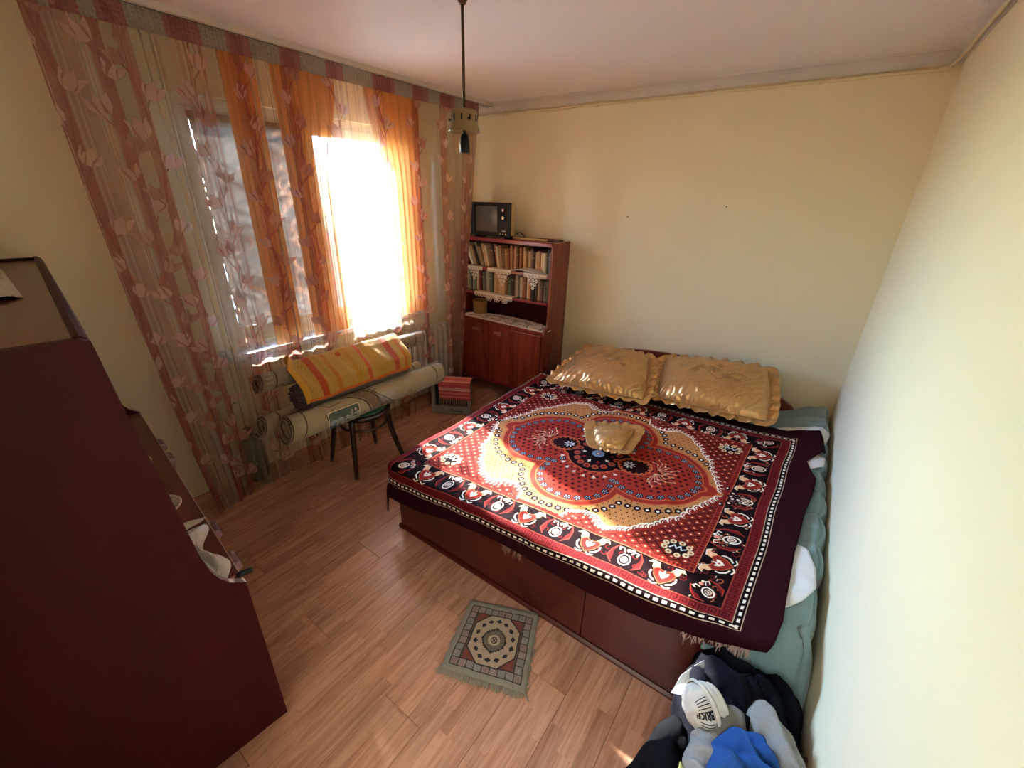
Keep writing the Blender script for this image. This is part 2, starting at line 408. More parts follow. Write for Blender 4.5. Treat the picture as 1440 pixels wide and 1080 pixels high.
# nail and scuff on the back wall
nl = obj('wall_nail', MB().lathe([(.004, 0), (.004, .012), (.0015, .013)], 8, Matrix.Translation((-.618, YB, 1.80)) @ Matrix.Rotation(math.pi/2, 4, 'X')), M_black)
tag(nl, 'small dark nail in the bare yellow back wall above the right pillow', 'nail')
nl = obj('wall_hook', MB().tube([(-1.315, YB, 1.705), (-1.312, YB-.012, 1.704), (-1.296, YB-.014, 1.706)], .0025, 6), M_black)
tag(nl, 'short bent nail in the back wall above the left pillow', 'nail')

# ------------------------------------------------------------------ window
gl = bpy.data.materials.new('window_glass'); gl.use_nodes = True; nt = gl.node_tree
nt.nodes.remove(nt.nodes['Principled BSDF'])
a = N(nt, 'ShaderNodeBsdfTransparent'); a.inputs[0].default_value = (.93, .96, .95, 1); g = N(nt, 'ShaderNodeBsdfGlossy'); g.inputs['Roughness'].default_value = .02
fr = N(nt, 'ShaderNodeFresnel'); fr.inputs[0].default_value = 1.45; x = N(nt, 'ShaderNodeMixShader')
nt.links.new(fr.outputs[0], x.inputs[0]); nt.links.new(a.outputs[0], x.inputs[1]); nt.links.new(g.outputs[0], x.inputs[2]); nt.links.new(x.outputs[0], nt.nodes['Material Output'].inputs[0])
WX = -2.955                                           # inner face of the window frame
def ringbox(mb, y0, y1, z0, z1, x0, x1, w):
    mb.box(x0, x1, y0, y0+w, z0, z1); mb.box(x0, x1, y1-w, y1, z0, z1); mb.box(x0, x1, y0+w, y1-w, z0, z0+w); mb.box(x0, x1, y0+w, y1-w, z1-w, z1)
win = struct('window_1', (lambda m: (ringbox(m, OY0, OY1, OZ0, OZ1, WX-.07, WX, .055), m)[1])(MB()), M_pvc, bevel=.004)
ym = 1.745
struct('mullion', MB().box(WX-.07, WX+.002, ym-.035, ym+.035, OZ0+.055, OZ1-.055), M_pvc, win, bevel=.004)
for y0, y1 in ((OY0+.05, ym-.03), (ym+.03, OY1-.05)):
    m = MB(); ringbox(m, y0, y1, OZ0+.05, OZ1-.05, WX-.06, WX+.012, .058); sash = struct('sash', m, M_pvc, win, bevel=.005)
    struct('pane', MB().box(WX-.036, WX-.032, y0+.055, y1-.055, OZ0+.105, OZ1-.105), gl, win)
m = MB().box(WX+.012, WX+.024, ym+.045, ym+.07, 1.50, 1.57); m.box(WX+.024, WX+.036, ym+.05, ym+.066, 1.42, 1.555)
struct('window_handle', m, M_pvc, win, bevel=.003)
sill = MB().prism([(-2.955, .865), (-2.735, .860), (-2.728, .868), (-2.728, .890), (-2.735, .897), (-2.955, .900)], 'y', OY0-.06, OY1+.06)
m_, nt, p, out = nmat('marble_sill'); tc = N(nt, 'ShaderNodeTexCoord'); nz = N(nt, 'ShaderNodeTexNoise'); setin(nz, Scale=22, Detail=8.0, Distortion=1.5)
cr = N(nt, 'ShaderNodeValToRGB'); cr.color_ramp.elements[0].color = C('#9aa4a4'); cr.color_ramp.elements[1].color = C('#e6e8e4'); cr.color_ramp.elements[0].position = .35; cr.color_ramp.elements[1].position = .6
nt.links.new(tc.outputs['Object'], nz.inputs[0]); nt.links.new(nz.outputs[0], cr.inputs[0]); nt.links.new(cr.outputs[0], p.inputs['Base Color']); setin(p, Roughness=.25)
struct('window_sill', sill, m_, win)
# outdoors: ground far below, so the daylight has something to bounce from
struct('ground', MB().box(-60, XL-.6, -45, 45, -3.3, -3.0), basic('outdoor_ground', '#a89c86', .9, .15, .4))
# crumpled silvery film taped over the left sash
def foilf(u, v):
    y = 1.115+u*.575; z = 1.012+v*1.188
    a = fn3(y*5+z*2, z*7)*.016+abs(fn3(y*8-z*5, z*13+y*6+4))*.040+abs(fn3((y-z)*16, (y+z)*9))*.016
    if v < .03: z += .02*fn3(u*9, 2)
    return (WX+.030+a, y+.006*fn3(z*8, 5)*(1 if u in (0, 1) else 0), z)
fm = bpy.data.materials.new('crumpled_film'); fm.use_nodes = True; nt = fm.node_tree; nt.nodes.remove(nt.nodes['Principled BSDF'])
gs = N(nt, 'ShaderNodeBsdfGlossy'); gs.inputs[0].default_value = C('#a58f7e'); gs.inputs['Roughness'].default_value = .30
tl = N(nt, 'ShaderNodeBsdfTranslucent'); tc = N(nt, 'ShaderNodeTexCoord'); nz = N(nt, 'ShaderNodeTexNoise'); setin(nz, Scale=5, Detail=3.0)
cr = N(nt, 'ShaderNodeValToRGB'); cr.color_ramp.elements[0].color = C('#6e5f54'); cr.color_ramp.elements[1].color = C('#a89c90'); cr.color_ramp.elements[0].position = .35; cr.color_ramp.elements[1].position = .65
nt.links.new(tc.outputs['Object'], nz.inputs[0]); nt.links.new(nz.outputs[0], cr.inputs[0]); nt.links.new(cr.outputs[0], tl.inputs[0])
x = N(nt, 'ShaderNodeMixShader'); x.inputs[0].default_value = .045
nt.links.new(gs.outputs[0], x.inputs[1]); nt.links.new(tl.outputs[0], x.inputs[2]); nt.links.new(x.outputs[0], nt.nodes['Material Output'].inputs[0])
tag(obj('foil_sheet', MB().grid(foilf, 60, 110), fm, smooth=True), 'crumpled silvery film sheet taped over the left window pane', 'foil sheet')

# ------------------------------------------------------------------ radiator under the window
rad = thing('radiator', 'white ribbed radiator under the window beside the bookcase', 'radiator', (-2.81, 2.2, .08))
M_rad = basic('radiator_enamel', '#e4e2da', .35, .04, 8)
for i in range(16):
    y = 1.86+i*.066
    m = MB().prism([(-2.885, .12), (-2.865, .10), (-2.775, .10), (-2.755, .12), (-2.755, .665), (-2.765, .69), (-2.79, .70), (-2.86, .70), (-2.885, .68)], 'y', y+.008, y+.05)
    obj('rib', m, M_rad, rad, bevel=.012)
for z in (.15, .64): obj('header_pipe', MB().tube([(-2.82, 1.84, z), (-2.82, 2.93, z)], .02, 10), M_rad, rad, smooth=True)
obj('valve', MB().lathe([(.014, 0), (.018, .005), (.018, .05), (.010, .056)], 12, Matrix.Translation((-2.82, 2.92, .64)) @ Matrix.Rotation(-math.pi/2, 4, 'X')), M_pvc, rad, smooth=True)
for y in (1.93, 2.85): obj('foot', MB().box(-2.86, -2.78, y-.012, y+.012, 0, .12), M_rad, rad)

jar = thing('floor_jar', 'dark green rounded jar on the floor behind the sheer curtain', 'jar', (-2.79, .97, 0))
M_jar = basic('dark_green_glass', '#39443c', .15, .1, 8, spec=.6)
obj('jar_body', MB().lathe([(.05, .001), (.066, .01), (.072, .06), (.072, .24), (.060, .29), (.034, .32), (.028, .36), (.031, .37), (.024, .37)], 28, Matrix.Translation((-2.79, .97, 0))), M_jar, jar, smooth=True)
obj('stopper', MB().lathe([(.020, .36), (.024, .375), (.022, .392)], 16, Matrix.Translation((-2.79, .97, 0))), M_dark, jar, smooth=True)
# ------------------------------------------------------------------ curtain rail
rail = thing('curtain_rail', 'white ceiling curtain rail running the length of the window wall', 'curtain rail', (-2.645, 1.6, 2.53))
obj('track', MB().prism([(-2.70, 2.55), (-2.70, 2.528), (-2.693, 2.524), (-2.612, 2.524), (-2.605, 2.528), (-2.605, 2.55)], 'y', .10, 3.36), basic('rail_plastic', '#cfc6bd', .4, .03), rail)
for x in (-2.672, -2.632): obj('groove', MB().box(x-.003, x+.003, .10, 3.36, 2.5225, 2.5245), M_dark, rail)
obj('end_cap', MB().box(-2.704, -2.600, 3.36, 3.374, 2.520, 2.55), M_pvc, rail, bevel=.004)

# ------------------------------------------------------------------ sheer curtain with tulip stripes
Yc0, Yc1 = .54, 3.17
pink = [(.54, .60), (.715, .765), (.82, .865), (1.03, 1.12), (1.255, 1.345), (1.515, 1.57), (1.79, 1.86), (2.11, 2.22), (2.445, 2.50), (2.72, 2.80), (3.0, 3.14)]
bands = [(.54, .60, '#b06c66', .72), (.60, .69, '#b5968b', .58), (.69, .715, '#c9bbad', .45), (.715, .765, '#ac6a65', .70), (.765, .82, '#a08d80', .48), (.82, .865, '#bd8074', .62), (.865, 1.0, '#aaa692', .42),
         (1.0, 1.145, '#b98775', .46), (1.145, 1.19, '#b0aa95', .40), (1.19, 1.255, '#c9a58a', .24), (1.255, 1.345, '#b5746a', .50), (1.345, 1.43, '#c9bda5', .26), (1.43, 1.515, '#cfc4b2', .2), (1.515, 1.57, '#a9665f', .5),
         (1.57, 1.79, '#c8b49c', .22), (1.79, 1.86, '#b9857c', .25), (1.86, 2.11, '#cfc4b2', .18), (2.11, 2.22, '#b98a70', .30), (2.22, 2.445, '#c4a890', .22), (2.445, 2.50, '#a5655f', .55), (2.50, 2.72, '#aaa692', .44),
         (2.72, 2.80, '#c08a80', .52), (2.80, 2.99, '#c2a89c', .50), (2.99, 3.17, '#b98880', .55)]
P = Paint((Yc1-Yc0)*1000, 2440, .62, '#b3aa97', 0, 0, .34)
Xg, Yg = P.coords()
for a, b, tn, op in bands: P.rect((a-Yc0)*1000-2, (b-Yc0)*1000+2, 0, 2440, tn, op)
thread = (np.sin(Xg*2.3)*.5+np.sin(Xg*.71+1)*.5)
P.a[..., 3] += .03*thread
for k in range(70):                                   # thin darker and paler lines: fold shading painted into the weave
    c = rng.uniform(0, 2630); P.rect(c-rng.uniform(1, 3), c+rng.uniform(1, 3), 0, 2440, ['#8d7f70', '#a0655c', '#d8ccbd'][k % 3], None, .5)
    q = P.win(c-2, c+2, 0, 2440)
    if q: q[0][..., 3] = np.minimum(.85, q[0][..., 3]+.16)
TUL = [(0, 0), (-.30, .08), (-.50, .38), (-.55, 1.0), (-.24, .66), (0, 1.08), (.24, .66), (.55, 1.0), (.50, .38), (.30, .08)]
def tulip(x, y, k, a, col='#c99c92', op=.86):
    P.poly(xf(TUL, x, y, a, k), col, op); P.stroke(xf([(-.2, .1), (-.26, .65)], x, y, a, k), k*.07, '#a9766e', op); P.stroke(xf([(.2, .1), (.26, .65)], x, y, a, k), k*.07, '#a9766e', op)
for si, (a, b) in enumerate(pink):
    cx = ((a+b)/2-Yc0)*1000; wd = max(90, (b-a)*1000); ph = rng.uniform(0, 6)
    vine = [(cx+wd*.13*math.sin(t*.0085+ph), t) for t in range(0, 2440, 14)]
    P.stroke(vine, 6, '#9a544f', .82)
    P.stroke([(x+wd*.16*math.sin(t*.011+ph*2), t) for x, t in vine], 3.4, '#a5625b', .78)
    t = 30+rng.uniform(0, 90); sgn = 1
    while t < 2430:
        x = cx+wd*.13*math.sin(t*.0085+ph); k = rng.uniform(62, 82)
        hx, hy = x+sgn*rng.uniform(18, 40), t+rng.uniform(35, 60)
        P.stroke([(x, t-30), (x+sgn*10, t+4), (hx, hy)], 4, '#9a544f', .82)
        tulip(hx, hy, k, -sgn*rng.uniform(.1, .5), '#d3aca2' if rng.random() < .65 else '#b98a80')
        if rng.random() < .8:                         # a long leaf
            lx = x-sgn*14; P.poly([(x, t-60), (lx-sgn*14, t-10), (lx-sgn*4, t+45), (lx+sgn*2, t-6)], '#a96b63', .8)
        t += rng.uniform(105, 150); sgn = -sgn
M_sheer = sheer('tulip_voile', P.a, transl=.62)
def fold(u):                                          # gathered cloth that doubles back on itself
    ph = 2*math.pi*u*31+2.0*fn3(u*9, 1.7); am = .7+.5*fn3(u*13, 4.4)
    return ph, am
def curt(u, v):                                       # v: 0 bottom, 1 top
    ph, am = fold(u); lo = (1-v); spread = .45+.55*lo
    y = Yc0+u*(Yc1-Yc0)+.016*am*math.sin(2*ph)*spread
    x = -2.640+.021*am*math.sin(ph)*spread+lo*lo*.025*fn3(u*4+2, v*2)
    left = max(0, 1-u/.13)
    y += lo**2*(.09*left); x += lo**3*.06*left
    rgt = max(0, (u-.84)/.16)
    y -= lo*(.27*rgt*rgt+.03*rgt); x -= lo*.03*rgt
    z = .018+v*(2.445-.018)
    z -= 0 if v > 0 else .004*math.sin(ph)
    return (x, y, z)
cur = thing('sheer_curtain', 'sheer floor length curtain with rose stripes and woven tulips across the window', 'curtain', (-2.64, 1.8, 0))
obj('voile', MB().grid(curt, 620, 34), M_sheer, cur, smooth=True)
PH = Paint((Yc1-Yc0)*1000, 90, 1.0, '#a79d90', 0, 0, .93)
for a, b in ((.54, .60), (.63, .715), (.77, .865), (1.0, 1.145), (1.255, 1.37), (1.515, 1.635), (1.79, 1.90), (2.11, 2.30), (2.445, 2.60), (2.72, 2.885), (3.0, 3.17)):
    PH.rect((a-Yc0)*1000, (b-Yc0)*1000, 0, 90, '#a5716b', .95)
    PH.rect((a-Yc0)*1000+20, (b-Yc0)*1000-45, 0, 90, '#93595a', .95, .6)
M_head = sheer('smocked_heading', PH.a, transl=.25)
def headf(u, v):
    ph, am = fold(u); q = 2*math.pi*u*155
    x = -2.632+.006*math.sin(q)*(.5+.5*math.sin(v*math.pi*9))+.004*math.sin(v*2*math.pi*5)+.006*am*math.sin(ph)
    return (x, Yc0+u*(Yc1-Yc0), 2.437+v*.084+.003*math.sin(q*.5)*(1 if v > .9 else 0))
obj('heading_tape', MB().grid(headf, 900, 16), M_head, cur, smooth=True)

# orange drapes hanging behind the sheer
M_or = sheer('orange_drape', None, '#f2a65e', .96, .36)
for y0, y1, lab in ((1.245, 1.40, 'leftmost'), (1.49, 1.895, 'widest and middle'), (2.09, 2.58, 'rightmost')):
    def orf(u, v, y0=y0, y1=y1):
        ph = 2*math.pi*u*(y1-y0)*15+2*fn3(u*3+y0*7, 2); am = .8+.4*fn3(u*5, y0*3)
        lo = 1-v
        ya, yz = {1.245: (0, 0), 1.49: (.005, -.115), 2.09: (.12, -.03)}[y0]; dr = sm(.0, .40, lo)
        yb = y0+ya*dr+(y1-y0+(yz-ya)*dr)*u
        return (-2.715+.020*am*math.sin(ph), yb+.010*am*math.sin(2*ph), .905+v*1.56+.006*math.sin(ph)*(v == 0))
    tag(obj('orange_drape', MB().grid(orf, 90, 24), M_or, smooth=True), 'plain orange drape behind the sheer curtain, %s of the three' % lab, 'curtain', 'orange drapes at the window')
# ------------------------------------------------------------------ bed
BX0, BX1, BY0, BY1, BZ = -1.645, .150, 1.24, 3.31, .405
bed = thing('bed', 'low reddish double bed with a closed wooden base and arched headboard', 'bed', (-.75, 2.3, 0))
M_bed = wood('bed_veneer', '#3d100b', '#561a11', (1.0, 9, 9), .3, .2)
M_bedh = wood('headboard_veneer', '#6b2414', '#95402a', (1.0, 9, 9), .28, .3)
xm = -.455
obj('foot_panel', MB().box(BX0, xm-.0015, BY0, BY0+.022, .022, BZ), M_bed, bed, bevel=.003)
obj('foot_panel', MB().box(xm+.0015, BX1, BY0, BY0+.022, .022, BZ), M_bed, bed, bevel=.003)
obj('plinth', MB().prism([(BY0-.013, 0), (BY0+.03, 0), (BY0+.03, .022), (BY0-.004, .022), (BY0-.013, .012)], 'x', BX0-.01, BX1), M_bed, bed)
obj('side_rail', MB().box(BX0, BX0+.022, BY0+.022, BY1, 0, BZ), M_bed, bed, bevel=.003)
obj('side_rail', MB().box(BX1-.022, BX1, BY0+.022, BY1, 0, BZ), M_bed, bed, bevel=.003)
obj('base_board', MB().box(BX0+.022, BX1-.022, BY0+.022, BY1, .26, .28), M_dark, bed)
hb = [(-1.62, .30)]+[(-1.62+1.77*i/28, .46+.255*math.sin(math.pi*min(1, max(0, i/28)))**.62) for i in range(29)]+[(.15, .30)]
obj('headboard', MB().prism(hb, 'y', 3.318, 3.345), M_bedh, bed, bevel=.004)
obj('headboard_post', MB().box(-1.60, -1.54, 3.320, 3.342, 0, .5), M_bed, bed)
obj('headboard_post', MB().box(.06, .12, 3.320, 3.342, 0, .5), M_bed, bed)
def matf(u, v):
    x = BX0+.012+(BX1-BX0-.024)*u; y = BY0+.008+(BY1-BY0-.02)*v; return (x, y, .437+.004*fn3(x*4, y*4))
mb = MB().grid(matf, 24, 28)
mb.box(BX0+.026, BX1-.026, BY0+.025, BY1-.01, .281, .43)
for (p0, p1) in (((BX0+.012, BY0+.008), (BX1-.012, BY0+.008)), ((BX0+.012, BY0+.008), (BX0+.012, BY1-.012))):
    mb.tube([(p0[0]+(p1[0]-p0[0])*i/20, p0[1]+(p1[1]-p0[1])*i/20, .425) for i in range(21)], .013, 8)
tag(obj('mattress', mb, basic('mattress_ticking', '#a89a88', .9, .08, 12, .2, 200), smooth=True), 'beige mattress edge showing between the bed base and the patterned blanket', 'mattress')

# blue-green quilted comforter squeezed between blanket and wall
prof = [(.00, .444), (.05, .452), (.12, .474), (.20, .502), (.265, .530), (.300, .538), (.312, .495), (.313, .34), (.308, .205)]
def comf(u, v):
    k = u*(len(prof)-1); i = min(int(k), len(prof)-2); t = k-i
    x = prof[i][0]*(1-t)+prof[i+1][0]*t; z = prof[i][1]*(1-t)+prof[i+1][1]*t
    y = 1.225+v*2.10
    head = sm(2.72, 3.05, y); z += .045*head*sm(-.1, .2, x)
    cell = .5+.5*math.cos(2*math.pi*(y*4.6+.12*math.sin(x*18+y*3)+x*.8))
    cr = .5+.5*math.cos(2*math.pi*(y*1.3-x*5.2)+1.2*math.sin(y*5))
    puff = .022*(cell**.35)+.015*(cr**.4)+.010*fn3(x*14, y*9)+.006*fn3(x*40, y*30)
    if x < .28: z += (puff-.012)*(.35+.65*sm(.1, .2, x))
    else: x = min(.317, x-.026*(1-cell**.4)-.020*(1-cr**.5)+.008)
    foot = 1-sm(1.225, 1.36, y); z -= foot*.16*(1 if x > .15 else .5); z -= .03*(1-sm(1.25, 1.6, y))*sm(.2, .31, x); z = max(z, .12)
    if y > 3.30: z -= .03
    return (x, y, z)
m_com = basic('comforter_cotton', '#748f90', .65, .10, 7, .12, 220, sheen=.3)
tag(obj('comforter', MB().grid(comf, 46, 190), m_com, smooth=True, solid=.012), 'blue green quilted comforter stuffed between the bed and the right wall', 'comforter')
# white sheet edge
outer = [(1.30, .10), (1.36, .16), (1.45, .25), (1.52, .282), (1.62, .280), (1.74, .25), (1.86, .12), (2.05, .10), (2.30, .12), (2.40, .19), (2.46, .285), (2.56, .29), (2.62, .22), (2.72, .285), (2.86, .305), (2.93, .25)]
def shf(u, v):
    y = 1.30+v*1.62; xo = np.interp(y, [p[0] for p in outer], [p[1] for p in outer])
    x = .03+u*max(.01, xo-.03)
    base = np.interp(x, [p[0] for p in prof], [p[1] for p in prof])
    z = base+.042+.010*abs(fn3(x*9+y*4, y*7))+.008*fn3(x*22, y*18)-.02*sm(.8, 1, u)*.3
    if y < 1.30: z -= (1.30-y)*.5
    z += .045*sm(2.72, 3.05, y)*sm(-.1, .2, x)
    return (x, y, z)
tag(obj('bed_sheet', MB().grid(shf, 26, 120), basic('white_sheet', '#d9d8d4', .85, .04, 14, .15, 150), smooth=True, solid=.003), 'crumpled white sheet edge between the blanket and the blue green comforter', 'bed sheet')

# ------------------------------------------------------------------ patterned blanket
QW, QH, E0, E1, F0, F1 = 1780, 1500, 200, 150, 90, 130
Q = Paint(QW+E0+E1, QH+F0+F1, .95, '#2a0910', -E0, -F0)
CR, BK, MR, RD, RO, TN, CB = '#e9dcc6', '#160509', '#4b111a', '#8a2420', '#b3402a', '#c78a55', '#f1e6d4'
Q.rect(-14, QW+14, -14, QH+14, BK)
for o in (-15, 13): Q.frame(o, QW-o, o, QH-o, 3.2, '#c9a88d')
for i in range(int(QW/31)+1):
    for y in (0, QH): Q.rect(i*31-9, i*31+9, y-5, y+5, CB)
for i in range(int(QH/31)+1):
    for x in (0, QW): Q.rect(x-5, x+5, i*31-9, i*31+9, CB)
Q.rect(17, QW-17, 17, QH-17, '#741d1f')               # key-fret band
def fret(x, y, a, n):
    for i in range(n):
        Q.stroke(xf([(0, -13), (0, 12), (20, 12), (20, -6), (9, -6), (9, 3)], x+i*32*math.cos(a), y+i*32*math.sin(a), a), 5, '#4a0f16')
fret(24, 37, 0, 54); fret(QW-24, QH-37, math.pi, 54); fret(QW-37, 24, math.pi/2, 45); fret(37, QH-24, -math.pi/2, 45)
Q.rect(56, QW-56, 56, QH-56, BK); Q.frame(56, QW-56, 56, QH-56, 3, '#9b4a38')
def palm(x, y, a, k=1.18):                             # +y points to the field, -y to the edge
    f = lambda p: xf(p, x, y, a, k)
    for s in (-1, 1):
        Q.stroke(f([(s*20, -38), (s*34, -30), (s*42, -14), (s*40, -2)]), 7, CB); Q.stroke(f([(s*8, -46), (s*20, -52), (s*32, -46)]), 6, CB)
        Q.poly(f([(s*14, 18), (s*26, 44), (s*50, 48), (s*60, 34), (s*46, 34), (s*44, 18), (s*34, 6)]), '#e6b98c')
        Q.stroke(f([(s*26, 44), (s*50, 48), (s*60, 34)]), 4, CB)
    Q.poly(f([(0, -44), (-26, -18), (-36, 10), (-24, 24), (0, 14), (24, 24), (36, 10), (26, -18)]), RD)
    Q.stroke(f([(0, -44), (-26, -18), (-36, 10), (-24, 24), (0, 14), (24, 24), (36, 10), (26, -18), (0, -44)]), 3.5, '#c9603c')
    Q.poly(f([(0, -20), (-14, -4), (-16, 10), (-4, 6), (0, 24), (4, 6), (16, 10), (14, -4)]), CB); q = f([(0, -2)])[0]; Q.disc(q[0], q[1], 4, RO)
def rings(x, y, a, k=1.18):
    f = lambda p: xf(p, x, y, a, k)
    for s in (-1, 1):
        Q.poly(f([(s*38, -40), (s*60, -18), (s*56, 20), (s*40, 46), (s*46, 12), (s*40, -12)]), '#6a1a1c'); Q.stroke(f([(s*36, -42), (s*58, -18), (s*54, 20), (s*38, 48), (s*30, 36)]), 4.5, '#a5372c')
        Q.stroke(f([(s*12, 26), (s*20, 42), (s*34, 40), (s*30, 28)]), 5, CB)
    c = f([(0, -10)])[0]; Q.ring(c[0], c[1], 19*k, 6, CB, 26*k, a); Q.disc(c[0], c[1], 12*k, '#e8d3bd', None, 1, 15*k, a); Q.ring(c[0], c[1], 6*k, 3, BK, 8*k, a)
    c = f([(0, 38)])[0]; Q.disc(c[0], c[1], 9*k, '#e79a86'); c = f([(12, 46)])[0]; Q.disc(c[0], c[1], 6*k, CB)
bo = 121
for i in range(260):                                  # small dark red tendrils filling the border
    e = i % 4; k = rng.uniform(80, (QW if e < 2 else QH)-80); o = rng.uniform(72, 170); x, y = [(k, o), (k, QH-o), (o, k), (QW-o, k)][e]; a = rng.uniform(0, 6.28)
    Q.stroke([(x+14*math.cos(a+j*.7)*(1-j*.1), y+14*math.sin(a+j*.7)*(1-j*.1)) for j in range(7)], 5, ['#5c1518', '#8a3a2c', '#5c1518', '#a5563c'][i % 4 if i % 3 else 0])
    if i % 2: Q.disc(x+rng.uniform(-16, 16), y+rng.uniform(-16, 16), 6, '#e0c8ac', None, .9, 2.6, a)
for i in range(1, 10):
    x = bo+(QW-2*bo)*i/10.0; (palm if i % 2 else rings)(x, bo, 0); (palm if i % 2 else rings)(x, QH-bo, math.pi)
for i in range(1, 8):
    y = bo+(QH-2*bo)*i/8.0; (palm if i % 2 else rings)(QW-bo, y, math.pi/2); (palm if i % 2 else rings)(bo, y, -math.pi/2)
for x, y, a in ((bo, bo, -.78), (QW-bo, bo, .78), (QW-bo, QH-bo, 2.36), (bo, QH-bo, -2.36)): rings(x, y, a, .95)
fi = 186; Q.rect(fi-2, QW-fi+2, fi-2, QH-fi+2, '#8d2a22'); Q.frame(fi-2, QW-fi+2, fi-2, QH-fi+2, 3, '#c87a55')
for i in range(85):
    for y in (fi+12, QH-fi-12): Q.rect(fi+i*17, fi+i*17+8, y-6, y+6, '#5a1418')
for i in range(68):
    for x in (fi+12, QW-fi-12): Q.rect(x-6, x+6, fi+i*17, fi+i*17+8, '#5a1418')
fi = 208; fx0, fx1, fy0, fy1 = fi, QW-fi, fi, QH-fi
Q.rect(fx0, fx1, fy0, fy1, TN)
Xg, Yg = Q.coords(); inf = (Xg > fx0) & (Xg < fx1) & (Yg > fy0) & (Yg < fy1)
def put(mask, col, op=1.0):
    c = (np.clip(mask, 0, 1)*op)[..., None].astype(np.float32); Q.a[..., :3] = Q.a[..., :3]*(1-c)+S(col)*c
def lattice(pitch):
    j = np.round(Yg/(pitch*.866)); xo = (j % 2)*pitch/2; i = np.round((Xg-xo)/pitch)
    return np.hypot(Xg-xo-i*pitch, Yg-j*pitch*.866)
dd = lattice(30.0)
put(inf*np.clip(2.0-abs(dd-11.5), 0, 1), '#9a5f38', .65); put(inf*np.clip(4.4-dd, 0, 1), '#2c1210')
# medallion: four overlapping lobes with tips left and right
mx, my = 915, 752
def lob(cx, cy, rx, ry): return (np.hypot((Xg-cx)/rx, (Yg-cy)/ry)-1)*min(rx, ry)
def lob1(x, y, cx, cy, rx, ry): return (math.hypot((x-cx)/rx, (y-cy)/ry)-1)*min(rx, ry)
LB = [(mx-315, my, 268, 272), (mx+315, my, 268, 272), (mx, my-250, 232, 220), (mx, my+250, 232, 220), (mx-500, my, 130, 70), (mx+500, my, 130, 70)]
med = np.minimum.reduce([lob(*l) for l in LB])
def med1(x, y): return min(lob1(x, y, *l) for l in LB)
put(inf*np.clip(4-abs(med-4), 0, 1), '#c96a3e'); put(inf*(med < 0), '#9a2f24')
put(inf*(med < -24)*np.clip(5-abs(med+26), 0, 1), '#c9603c')
d2 = lattice(36.0); put(inf*(med < -84)*np.clip(9.5-d2, 0, 1), '#4a1014'); put(inf*(med < -84)*np.clip(4-d2, 0, 1)*(np.sin(Xg*.02)*np.sin(Yg*.025) > 0), '#24090c')
def contour(lv, step):
    pts = []; a = 0.0; last = None
    while a < 2*math.pi:
        c, n = math.cos(a), math.sin(a); lo, hi = 30.0, 700.0
        for _ in range(26):
            m = (lo+hi)/2
            if med1(mx+m*c, my+m*n) < lv: lo = m
            else: hi = m
        p = (mx+lo*c, my+lo*n)
        if last is None or math.hypot(p[0]-last[0], p[1]-last[1]) >= step: pts.append(p); last = p
        a += .006
    return pts
def flower(x, y, r, pet, cen, n=6, rc=.42):
    for i in range(n):
        a = 2*math.pi*i/n; Q.disc(x+r*.62*math.cos(a), y+r*.62*math.sin(a), r*.42, pet)
    Q.disc(x, y, r*.62, pet); Q.disc(x, y, r*rc, cen)
for p in contour(44, 42): flower(p[0], p[1], 17, '#1e0c1c', CB)
for s in (-1, 1):
    for k in range(2): flower(mx+s*(690+34*k), my+(0 if k else 14), 16, '#1e0c1c', CB)
for p in contour(-48, 48): flower(p[0], p[1], 19, '#171b2a', '#c98a6a', 5, .22); [Q.disc(p[0]+11*math.cos(1.256*i), p[1]+11*math.sin(1.256*i), 4, '#8fa0b4') for i in range(5)]
# twining sprays
for s in (-1, 1):
    for t in (-1, 1):
        bx, by = mx+s*330, my+t*20
        for k in range(7):
            a = math.pi*(.5-.5*s)+t*s*(k-1.2)*.42; L_ = 70+18*(k % 3)
            Q.stroke([(bx, by), (bx+L_*.6*math.cos(a), by+L_*.6*math.sin(a)+10*t), (bx+L_*math.cos(a+.25), by+L_*math.sin(a+.25))], 3.2, '#e0b490')
            Q.disc(bx+L_*math.cos(a+.25), by+L_*math.sin(a+.25), 9, '#d98a62', None, 1, 5, a); Q.disc(bx+L_*.6*math.cos(a), by+L_*.6*math.sin(a)+10*t, 7, '#e6c9ac', None, 1, 4, a+1)
# dark heart of the medallion, two eyes and rosettes
ht = np.minimum(lob(mx, my, 160, 170), lob(mx, my, 215, 110))
put((ht < 6), '#c9603c'); put((ht < 0), BK)
for s in (-1, 1):
    ex, ey = mx+s*214, my
    Q.disc(ex, ey, 92, '#c46a42', None, 1, 74); Q.disc(ex, ey, 84, '#22090e', None, 1, 66)
    for i in range(16):
        a = 2*math.pi*i/16; Q.disc(ex+80*math.cos(a), ey+63*math.sin(a), 9, '#b5502f')
    for i in range(8):
        a = 2*math.pi*i/8; Q.disc(ex-s*30+20*math.cos(a), ey+20*math.sin(a), 13, '#cfd6df', None, 1, 5, a)
    Q.disc(ex-s*30, ey, 6, BK)
for i in range(16):
    a = 2*math.pi*i/16; flower(mx+112*math.cos(a), my+132*math.sin(a), 19, '#b04a34', '#7a1f1c', 7, .45)
for i in range(10):
    a = 2*math.pi*i/10+.2; Q.poly(xf([(0, 0), (-12, 22), (-4, 18), (0, 34), (4, 18), (12, 22)], mx+62*math.cos(a), my+74*math.sin(a), a-1.57), CB if i % 2 else '#8a2430')
flower(mx, my, 34, '#8fa0b4', '#b04a34', 8, .4); Q.disc(mx, my, 8, CB)
